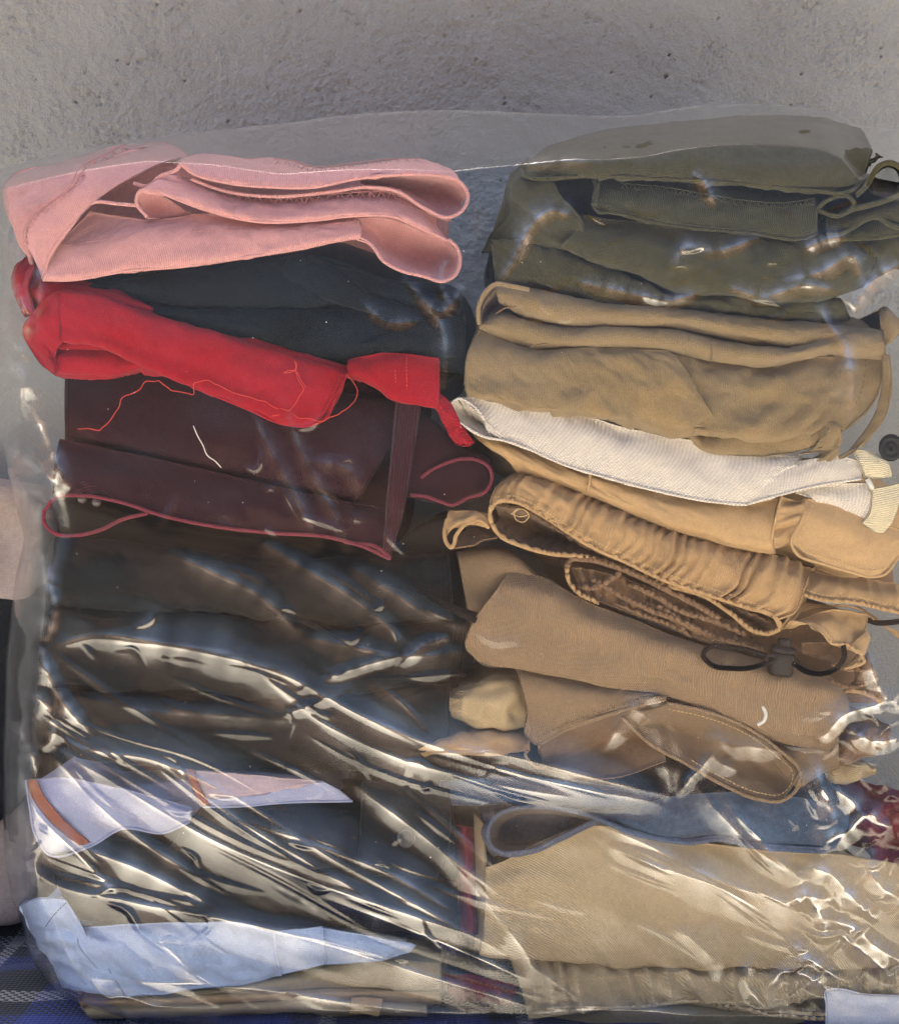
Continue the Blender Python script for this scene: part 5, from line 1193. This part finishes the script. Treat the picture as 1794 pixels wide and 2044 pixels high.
# ------------------------------------------------------------------ the clear bag
def build_bag():
    bag = thing("plastic_bag", "large clear plastic bag, wrinkled and glossy, wrapped around both stacks", "bag", (897, 2068, 100))
    nu, nv = 620, 700
    XR = 1860.0
    vrow = lambda v: 300 + v * 1750
    v = np.linspace(0, 1, nv)[:, None]; u = np.linspace(0, 1, nu)[None, :]
    xl_r = [300, 345, 500, 640, 760, 830, 930, 1000, 1060, 1130, 1300, 1500, 1700, 1800, 1850, 1930, 1980, 2020, 2050]
    xl_x = [-10, -6, 2, -14, -24, -6, 18, 34, 50, 34, 12, 6, 8, 22, 42, 62, 95, 140, 200]
    xl = np.interp(vrow(v), xl_r, xl_x)
    PX = xl + u * (XR - xl)
    tx = [-60, 0, 150, 370, 430, 560, 700, 880, 1100, 1250, 1400, 1560, 1640, 1700, 1760, 1870]
    ty = [356, 338, 300, 267, 260, 247, 229, 220, 227, 230, 210, 211, 221, 246, 254, 246]
    top = herm(np.array(ty, float)[:, None], np.array(tx, float), PX[0])[:, 0][None, :]
    bot = np.interp(PX[-1], [-60, 150, 200, 300, 450, 900, 1300, 1900], [1930, 2010, 2030, 2044, 2052, 2062, 2068, 2070])[None, :]
    PY = top + v * (bot - top)
    # base depth of the front sheet
    d = np.full((nv, nu), -9.5)
    sm = np.clip((PY - 1080) / 960, 0, 1)
    d -= 31 * sm ** 2 * np.clip((1350 - PX) / 500, 0, 1)                        # slack, leaning out towards the foot, low left
    d += 3.5 * np.exp(-((PX - 925 - 0.03 * (PY - 900)) / 40.0) ** 2) * (PY < 1500)            # dips between the stacks
    d -= 25 * np.clip((PY - 1350) / 690, 0, 1) ** 2 * np.clip((PX - 850) / 500, 0, 1)               # leans out at the foot, right
    d -= 6 * np.exp(-(((PX - 1690) / 110) ** 2 + ((PY - 1760) / 190) ** 2))                   # crumple, right
    h = np.zeros((nv, nu)); painted_sheen = np.zeros((nv, nu))                                           # + = towards the viewer
    RP = np.random.default_rng(5)
    def stroke(pts, amp, wa, wb, soft=0.18, taper=0.25, glint=0.25):
        """pleat along a line: triangular section, flank widths wa (left of travel / above) and wb (below), drawing units"""
        C = spline(np.array([(p[0], p[1], 0.0) for p in pts]), 48)[:, :2]
        x0, x1 = C[:, 0].min() - wa * 2 - wb * 2 - 20, C[:, 0].max() + wa * 2 + wb * 2 + 20
        y0, y1 = C[:, 1].min() - wa * 2 - wb * 2 - 20, C[:, 1].max() + wa * 2 + wb * 2 + 20
        msk = (PX > x0) & (PX < x1) & (PY > y0) & (PY < y1)
        X, Y = PX[msk], PY[msk]
        best = np.full(X.shape, 1e9); sd = np.zeros_like(best); tt = np.zeros_like(best)
        n = len(C) - 1
        ph = (RP.uniform(9, 22), RP.uniform(0, 6), RP.uniform(25, 50), RP.uniform(0, 6))
        for i in range(n):
            a, b = C[i], C[i + 1]
            e = b - a; l2 = (e * e).sum() + 1e-9
            q = np.clip(((X - a[0]) * e[0] + (Y - a[1]) * e[1]) / l2, 0, 1)
            dx, dy = X - a[0] - q * e[0], Y - a[1] - q * e[1]
            dd = dx * dx + dy * dy
            k = dd < best
            best[k] = dd[k]; sd[k] = (e[0] * dy - e[1] * dx)[k]; tt[k] = ((i + q) / n)[k]
        dist = np.sqrt(best)
        w = np.where(sd < 0, wa, wb)
        tp = np.clip(np.minimum(tt, 1 - tt) / max(taper, 1e-3), 0, 1) ** 0.7
        brk = np.clip(0.62 + 0.3 * np.sin(tt * ph[0] + ph[1]) + 0.25 * np.sin(tt * ph[2] + ph[3]), 0.12, 1.1)
        if soft < 0:            # rounded pleat with a nipped crest
            s = dist / (w * (0.4 + 0.6 * tp))
            sec = tp * (0.34 * np.exp(-1.1 * s * s) + 0.46 * np.clip(1 - s / 1.25, 0, 1) + 0.20 * np.exp(-dist / 6.0))
            h[msk] += amp * sec
        else:
            s = np.sqrt((dist / (w * (0.35 + 0.65 * tp))) ** 2 + soft ** 2) - soft
            sec = tp * np.clip(1 - s, 0, 1)
            h[msk] += amp * sec ** 1.0 * np.clip(1 - s, 0, 1) ** 0.15
        painted_sheen[msk] = np.maximum(painted_sheen[msk], tp * brk * (glint * np.exp(-(dist / 5.0) ** 2) + 0.5 * glint * np.exp(-(dist / (w * 0.9)) ** 2)))  # paints a bright streak along the pleat as extra reflectance
    R = np.random.default_rng(11)
    # long pleats falling from the left edge to the lower right
    for p in [
        ([(85, 1292), (200, 1268), (330, 1284), (520, 1312)], 3.6, 34, 12),
        ([(190, 1278), (340, 1292), (480, 1318), (560, 1335)], 3.4, 16, 20),
        ([(520, 1312), (640, 1385), (800, 1462), (1000, 1535), (1330, 1608)], 6.0, 46, 20),
        ([(500, 1330), (640, 1440), (760, 1500), (960, 1560), (1180, 1600)], 4.2, 16, 30),
        ([(380, 1300), (560, 1345), (720, 1430), (860, 1500)], 3.0, 12, 26),
        ([(840, 1480), (1000, 1505), (1180, 1550), (1340, 1590)], 3.5, 18, 14),
        ([(75, 1440), (160, 1490), (300, 1515), (460, 1585), (640, 1700), (820, 1800), (1010, 1905)], 6.0, 30, 44),
        ([(90, 1480), (240, 1570), (430, 1680), (620, 1760), (830, 1830), (1010, 1890)], 5.2, 26, 22),
        ([(320, 1520), (480, 1640), (640, 1735), (800, 1830)], 3.6, 14, 26),
        ([(470, 1630), (640, 1690), (780, 1745), (950, 1850)], 4.0, 22, 16),
        ([(30, 1515), (75, 1620), (160, 1710), (255, 1806)], 5.5, 14, 34),
        ([(55, 1610), (150, 1680), (300, 1745), (460, 1830)], 5.0, 20, 20),
        ([(20, 1700), (110, 1765), (260, 1800), (520, 1850), (800, 1915)], 4.2, 12, 28),
        ([(100, 1500), (190, 1600), (300, 1690), (420, 1760)], 3.6, 14, 18),
        ([(520, 1850), (700, 1900), (860, 1950), (1060, 2010)], 3.4, 14, 22),
        ([(640, 1790), (800, 1850), (960, 1915), (1060, 1960)], 4.4, 26, 14),
        ([(140, 1950), (300, 1960), (520, 1975), (760, 2010), (980, 2030)], 3.6, 14, 20),
        ([(240, 1820), (330, 1890), (400, 1950), (480, 1990)], 2.6, 18, 12),
        ([(150, 2010), (240, 1990), (330, 2015), (450, 2030)], 3.0, 14, 14),
        ([(700, 1560), (820, 1650), (930, 1735), (1020, 1800)], 3.0, 22, 12),
        ([(880, 1700), (960, 1790), (1040, 1890), (1080, 1960)], 2.6, 14, 14),
        ([(150, 1390), (300, 1420), (450, 1428), (600, 1440)], 1.4, 10, 10),
        ([(90, 1130), (110, 1220), (88, 1290)], 3.0, 10, 16),
        ([(82, 1290), (100, 1350), (140, 1420), (190, 1470)], 4.0, 14, 18),
        ([(72, 1060), (90, 1160), (84, 1280)], 4.5, 14, 16),
        ([(132, 978), (90, 1000), (70, 1060)], 4.0, 14, 14),
        ([(20, 905), (60, 925), (100, 955), (138, 978)], 6.0, 24, 16),
        ([(60, 800), (95, 880), (125, 950), (138, 980)], 4.0, 12, 12),
        ([(20, 1010), (50, 985), (90, 985)], 3.5, 12, 14),
        ([(45, 1380), (85, 1400), (110, 1450), (90, 1500)], 4.0, 16, 16),
        ([(20, 1430), (50, 1480), (70, 1540)], 4.0, 10, 16),
        # over the twill tongue
        ([(1330, 1385), (1270, 1405), (1235, 1450), (1205, 1500)], 2.10, 16, 16),
        ([(1250, 1405), (1300, 1440), (1320, 1500), (1340, 1580)], 1.80, 12, 14),
        ([(1320, 1390), (1345, 1470), (1350, 1540), (1355, 1590)], 1.44, 8, 8),
        ([(1415, 1440), (1440, 1480), (1500, 1490), (1560, 1500)], 2.10, 14, 18),
        ([(1410, 1460), (1425, 1510), (1470, 1540)], 1.92, 12, 14),
        ([(1355, 1590), (1375, 1555), (1400, 1530), (1420, 1500)], 2.2, 8, 10),
        ([(1180, 1640), (1300, 1690), (1420, 1750), (1530, 1790), (1610, 1815)], 4.5, 16, 24),
        ([(1210, 1690), (1330, 1735), (1440, 1775), (1560, 1850)], 3.6, 12, 18),
        ([(1430, 1570), (1490, 1650), (1570, 1730), (1620, 1770)], 3.4, 18, 12),
        ([(1380, 1560), (1500, 1690), (1600, 1760)], 2.6, 14, 14),
        # crumple at the right
        ([(1625, 1505), (1640, 1570), (1665, 1640), (1650, 1700)], 6.0, 12, 26),
        ([(1640, 1480), (1680, 1430), (1740, 1410), (1775, 1400)], 5.0, 20, 12),
        ([(1650, 1560), (1700, 1600), (1740, 1640), (1780, 1650)], 5.0, 16, 16),
        ([(1640, 1690), (1690, 1660), (1740, 1625), (1765, 1660)], 4.5, 14, 16),
        ([(1605, 1730), (1650, 1740), (1700, 1790), (1750, 1840)], 6.5, 12, 24),
        ([(1600, 1740), (1610, 1790), (1640, 1830), (1650, 1880)], 5.0, 14, 14),
        ([(1570, 1800), (1620, 1790), (1660, 1800)], 4.5, 14, 14),
        ([(1580, 1860), (1600, 1900), (1640, 1930), (1680, 1960)], 4.5, 12, 20),
        ([(1640, 1830), (1700, 1850), (1760, 1900), (1820, 1930)], 4.5, 14, 18),
        ([(1670, 1860), (1720, 1900), (1790, 1960)], 4.0, 14, 14),
        ([(1740, 1690), (1750, 1760), (1800, 1800)], 4.0, 14, 14),
        ([(1540, 1970), (1560, 1940), (1600, 1945), (1660, 1985)], 3.4, 12, 14),
        ([(1500, 1900), (1490, 1960), (1520, 2010)], 2.2, 10, 12),
        ([(1340, 1850), (1400, 1890), (1420, 1920)], 1.6, 12, 16),
        ([(1420, 1830), (1430, 1900), (1430, 1960)], 1.6, 8, 14),
        ([(1060, 2020), (1250, 2015), (1420, 2030)], 2.0, 10, 10),
        # upper right, over the olive cloth
        ([(1380, 340), (1410, 370), (1425, 415)], 2.4, 12, 12),
        ([(1030, 330), (1100, 320), (1200, 325)], 1.4, 10, 10),
        ([(1560, 560), (1640, 540), (1700, 510), (1720, 560)], 3.2, 12, 14),
        ([(1600, 500), (1640, 480), (1690, 470)], 3.0, 12, 12),
        ([(1450, 570), (1520, 590), (1600, 570), (1680, 580)], 2.6, 10, 12),
        ([(1340, 560), (1370, 490), (1420, 500), (1520, 470)], 2.2, 10, 10),
        ([(1040, 520), (1060, 450), (1100, 420), (1140, 430)], 3.2, 16, 12),
        ([(1000, 560), (1040, 490), (1060, 420)], 1.8, 8, 8),
        ([(1630, 600), (1650, 640), (1690, 700), (1690, 800)], 2.6, 10, 12),
        ([(1280, 590), (1330, 600), (1400, 580)], 2.2, 10, 10),
        ([(1150, 560), (1240, 580), (1330, 600)], 2.0, 10, 12),
        # between the stacks
        ([(800, 550), (850, 600), (880, 650), (885, 780)], 2.6, 10, 12),
        ([(830, 590), (880, 620), (930, 560)], 2.4, 10, 10),
        ([(720, 600), (770, 640), (840, 640)], 1.8, 10, 10),
        ([(900, 500), (880, 560), (905, 620)], 2.2, 10, 10),
        # over the dark garments
        ([(500, 820), (540, 900), (600, 1010), (640, 1090)], 1.6, 8, 8),
        ([(560, 790), (600, 900), (660, 1010), (700, 1100)], 1.4, 8, 8),
        ([(330, 1100), (420, 1140), (520, 1190), (600, 1270)], 2.6, 12, 14),
        ([(520, 1080), (600, 1130), (700, 1190), (820, 1290)], 2.4, 12, 14),
        ([(600, 1270), (700, 1290), (800, 1310), (930, 1300)], 2.2, 12, 14),
        ([(700, 1130), (780, 1180), (860, 1230), (940, 1260)], 2.0, 12, 12),
        ([(640, 1360), (720, 1330), (800, 1310)], 2.2, 10, 10),
        ([(560, 1430), (640, 1400), (700, 1370)], 2.0, 10, 10),
        ([(800, 1330), (840, 1290), (900, 1270)], 2.0, 10, 10),
        ([(720, 990), (700, 940), (620, 920)], 1.4, 12, 12),
        ([(10, 560), (40, 600), (60, 680)], 3.5, 12, 16),
        ([(5, 700), (40, 760), (30, 850)], 4.0, 14, 16),
        ([(0, 620), (30, 690), (60, 720)], 3.0, 12, 12),
        ([(75, 520), (80, 600), (70, 640)], 2.0, 8, 8),
        ([(1700, 620), (1740, 560), (1800, 520)], 4.0, 14, 14),
        ([(1720, 300), (1760, 330), (1810, 320)], 3.0, 12, 12),
        ([(1730, 1300), (1760, 1380), (1800, 1420)], 4.0, 14, 14),
        ([(1690, 700), (1700, 760), (1690, 840)], 2.6, 10, 14),
        ([(1690, 1450), (1740, 1480), (1800, 1470)], 4.0, 16, 14),
    ]:
        big = np.linalg.norm(np.array(p[0][-1], float) - np.array(p[0][0], float)) > 260
        stroke(p[0], p[1] * (0.55 if big else 0.62) * (1.35 if (p[0][0][0] > 980 and p[0][0][1] < 720) else 1.0), p[2] * (1.9 if big else 1.7), p[3] * (1.9 if big else 1.7), -1 if big else 0.08, glint=min(6.5, p[1] * 1.35) * (1.9 if (p[0][0][0] > 980 and p[0][0][1] < 720) else 1.0) * (1.25 if (np.mean([a[0] for a in p[0]]) > 1580 and p[0][0][1] > 1380) or np.mean([a[0] for a in p[0]]) < 150 else 1.0))  # painted streak made stronger in chosen regions
        q = np.array(p[0], float)
        if np.linalg.norm(q[-1] - q[0]) > 260:
            e = (q[-1] - q[0]) / np.linalg.norm(q[-1] - q[0]); nn_ = np.array([-e[1], e[0]])
            for _ in range(1):
                a, b = sorted(R.uniform(0, 1, 2)); b = min(1, max(b, a + 0.3))
                f = spline(np.column_stack([q, np.zeros(len(q))]), 30)[:, :2]
                f = f[int(a * 29):int(b * 29) + 1:4] + nn_ * (R.choice([-1, 1]) * R.uniform(7, 40)) + R.normal(0, 2, (1, 2))
                if len(f) > 2: stroke(f, R.uniform(0.5, 1.3), R.uniform(4, 9), R.uniform(4, 10), 0.2, 0.45)
    # long straight hairline creases across the slack part
    for i in range(26):
        x, y = R.uniform(60, 900), R.uniform(1270, 1960); ang = 0.47 + R.normal(0, 0.16); ln = R.uniform(120, 420)
        if R.random() < 0.25: x, y, ln = R.uniform(1050, 1500), R.uniform(1560, 1950), R.uniform(80, 240)
        stroke([(x, y), (x + math.cos(ang) * ln * .5, y + math.sin(ang) * ln * .5 + R.normal(0, 5)), (x + math.cos(ang) * ln, y + math.sin(ang) * ln)], R.uniform(0.3, 0.9), R.uniform(4, 9), R.uniform(5, 14), 0.1, 0.5, glint=R.uniform(0.5, 2.0))
    # little creases that branch off
    for i in range(170):
        zone = R.random()
        if zone < 0.25: x, y = R.uniform(40, 1050), R.uniform(1250, 2020); ang = 0.5 + R.normal(0, 0.55)
        elif zone < 0.68: x, y = R.uniform(1560, 1820), R.uniform(1400, 2020); ang = R.uniform(-1.5, 1.5)
        elif zone < 0.82: x, y = R.uniform(1000, 1760), R.uniform(400, 640); ang = R.normal(0, 0.9)
        elif zone < 0.9: x, y = R.uniform(0, 130), R.uniform(500, 1900); ang = 1.3 + R.normal(0, 0.5)
        else: x, y = R.uniform(300, 1000), R.uniform(850, 1350); ang = 0.5 + R.normal(0, 0.7)
        ln = R.uniform(25, 95); bend = R.normal(0, 0.35)
        pts = [(x, y), (x + math.cos(ang) * ln * .5, y + math.sin(ang) * ln * .5), (x + math.cos(ang + bend) * ln, y + math.sin(ang + bend) * ln)]
        stroke(pts, R.uniform(0.5, 1.9) * (1 if R.random() < .8 else -0.6), R.uniform(4, 11), R.uniform(4, 12), 0.12, 0.4)
    Lx, Ly = 1860.0, 1800.0
    calm = 0.35 + 0.65 * np.clip((PY - 1150) / 300, 0, 1)
    rightc = np.exp(-(((PX - 1710) / 110) ** 2)) * np.clip((PY - 1380) / 80, 0, 1)
    h += 0.28 * calm * fnoise(nv, nu, Ly, Lx, 120, 2.6, 0.5)
    h += 0.07 * calm * fnoise(nv, nu, Ly, Lx, 46, 3.2, 0.55)
    h += 0.3 * fnoise(nv, nu, Ly, Lx, 170)
    h += (0.16 * rightc) * fnoise(nv, nu, Ly, Lx, 34)
    h += 0.008 * fnoise(nv, nu, Ly, Lx, 12)
    # faint vertical drawing lines of the film
    h += 0.007 * fnoise(nv, nu, Ly, Lx, 9, 25, math.pi / 2)
    d = d - h
    d = np.where(d > -6.3, -6.3 - 0.4 * np.tanh((-6.3 - d) * 0.5), d)
    # the sheet turns back towards the rim on the left and along the top
    rl = np.interp(PY, [300, 500, 640, 800, 960, 1300, 1500, 1800, 1930, 2044], [26, 26, 70, 110, 120, 84, 80, 60, 90, 120])
    rt = np.interp(PX, [-60, 300, 420, 560, 900, 1150, 1500, 1680, 1740, 1860], [30, 34, 50, 75, 92, 66, 60, 60, 100, 120])
    rb = 40.0
    edge = 1 - np.sqrt(np.clip(1 - (1 - np.clip((PX - xl) / rl, 0, 1)) ** 2, 0, 1))
    edget = (1 - np.clip((PY - top) / (rt * 1.35), 0, 1)) ** 1.12
    edgeb = 1 - np.sqrt(np.clip(1 - (1 - np.clip((bot - PY) / rb, 0, 1)) ** 2, 0, 1))
    dB = np.interp(PY, [300, 420, 700, 1200, 1900, 2060], [135, 118, 110, 120, 120, 90])
    e = np.maximum.reduce([edge, edget, edgeb * 0.7])
    e = np.clip(edge + edget + edgeb * 0.7 - edge * edget, 0, 1)
    slack = fnoise(nv, nu, Ly, Lx, 60, 2.0, 1.2) * 3.0 + fnoise(nv, nu, Ly, Lx, 24, 1.6, 0.6) * 0.7
    d = d + (dB - d) * e + slack * np.clip(e * 3, 0, 1) * (1 - np.clip(e - .8, 0, .2) * 4)
    rim = np.minimum.reduce([PX - xl, PY - top])
    painted_sheen = np.maximum(painted_sheen, 8.0 * np.exp(-(rim / 4.5) ** 2)) + 2.8 * np.clip(edge, 0, 1) + 1.3 * np.clip(edget * 1.6, 0, 1)  # rim, left turn and top slope get painted sheen as well
    G = W(np.stack([PX, PY, d], -1))
    idx = np.arange(nv * nu).reshape(nv, nu)
    F = np.stack([idx[:-1, :-1], idx[1:, :-1], idx[1:, 1:], idx[:-1, 1:]], -1).reshape(-1, 4)
    fm = mesh("front_film", G.reshape(-1, 3), F)
    fm.attributes.new("painted_sheen", 'FLOAT', 'POINT').data.foreach_set("value", painted_sheen.ravel().astype(np.float32))
    link("front_film", fm, M['film'], bag)
    parts = []
    for i in range(90):
        c = G[R.integers(60, nv - 20), R.integers(30, nu - 40)] + np.array([0, -0.0005, 0])
        l = R.uniform(0.2, 0.9) / 1000; a = R.uniform(0, 3.14)
        parts.append(tube_arrays(np.array([c, c + np.array([math.cos(a), 0.05, math.sin(a)]) * l * .5, c + np.array([math.cos(a + .4), 0, math.sin(a + .4)]) * l]), R.uniform(0.12, 0.32) / 1000, 6))
    joined("lint", parts, M['white_thread'], bag)
    # back sheet, hung from the same rim and running flat near the wall
    k = 4
    Gb = G[::k, ::k].copy(); Gb[-1] = G[-1, ::k][:Gb.shape[1]]
    PXb, PYb = PX[::k, ::k], PY[::k, ::k]
    Gb = W(np.stack([PXb, PYb, dB[::k, ::k]], -1))
    eb = e[::k, ::k]
    yb = 0.292 + 0.006 * fnoise(Gb.shape[0], Gb.shape[1], Ly, Lx, 220)
    Gb[..., 1] = G[::k, ::k][..., 1] * eb ** 2 + np.clip(yb, 0.27, 0.318) * (1 - eb ** 2)
    n0, n1 = Gb.shape[:2]
    idx = np.arange(n0 * n1).reshape(n0, n1)
    F = np.stack([idx[:-1, :-1], idx[:-1, 1:], idx[1:, 1:], idx[1:, :-1]], -1).reshape(-1, 4)
    link("back_film", mesh("back_film", Gb.reshape(-1, 3), F), M['film'], bag)
FILM = True
if FILM:
    build_bag()
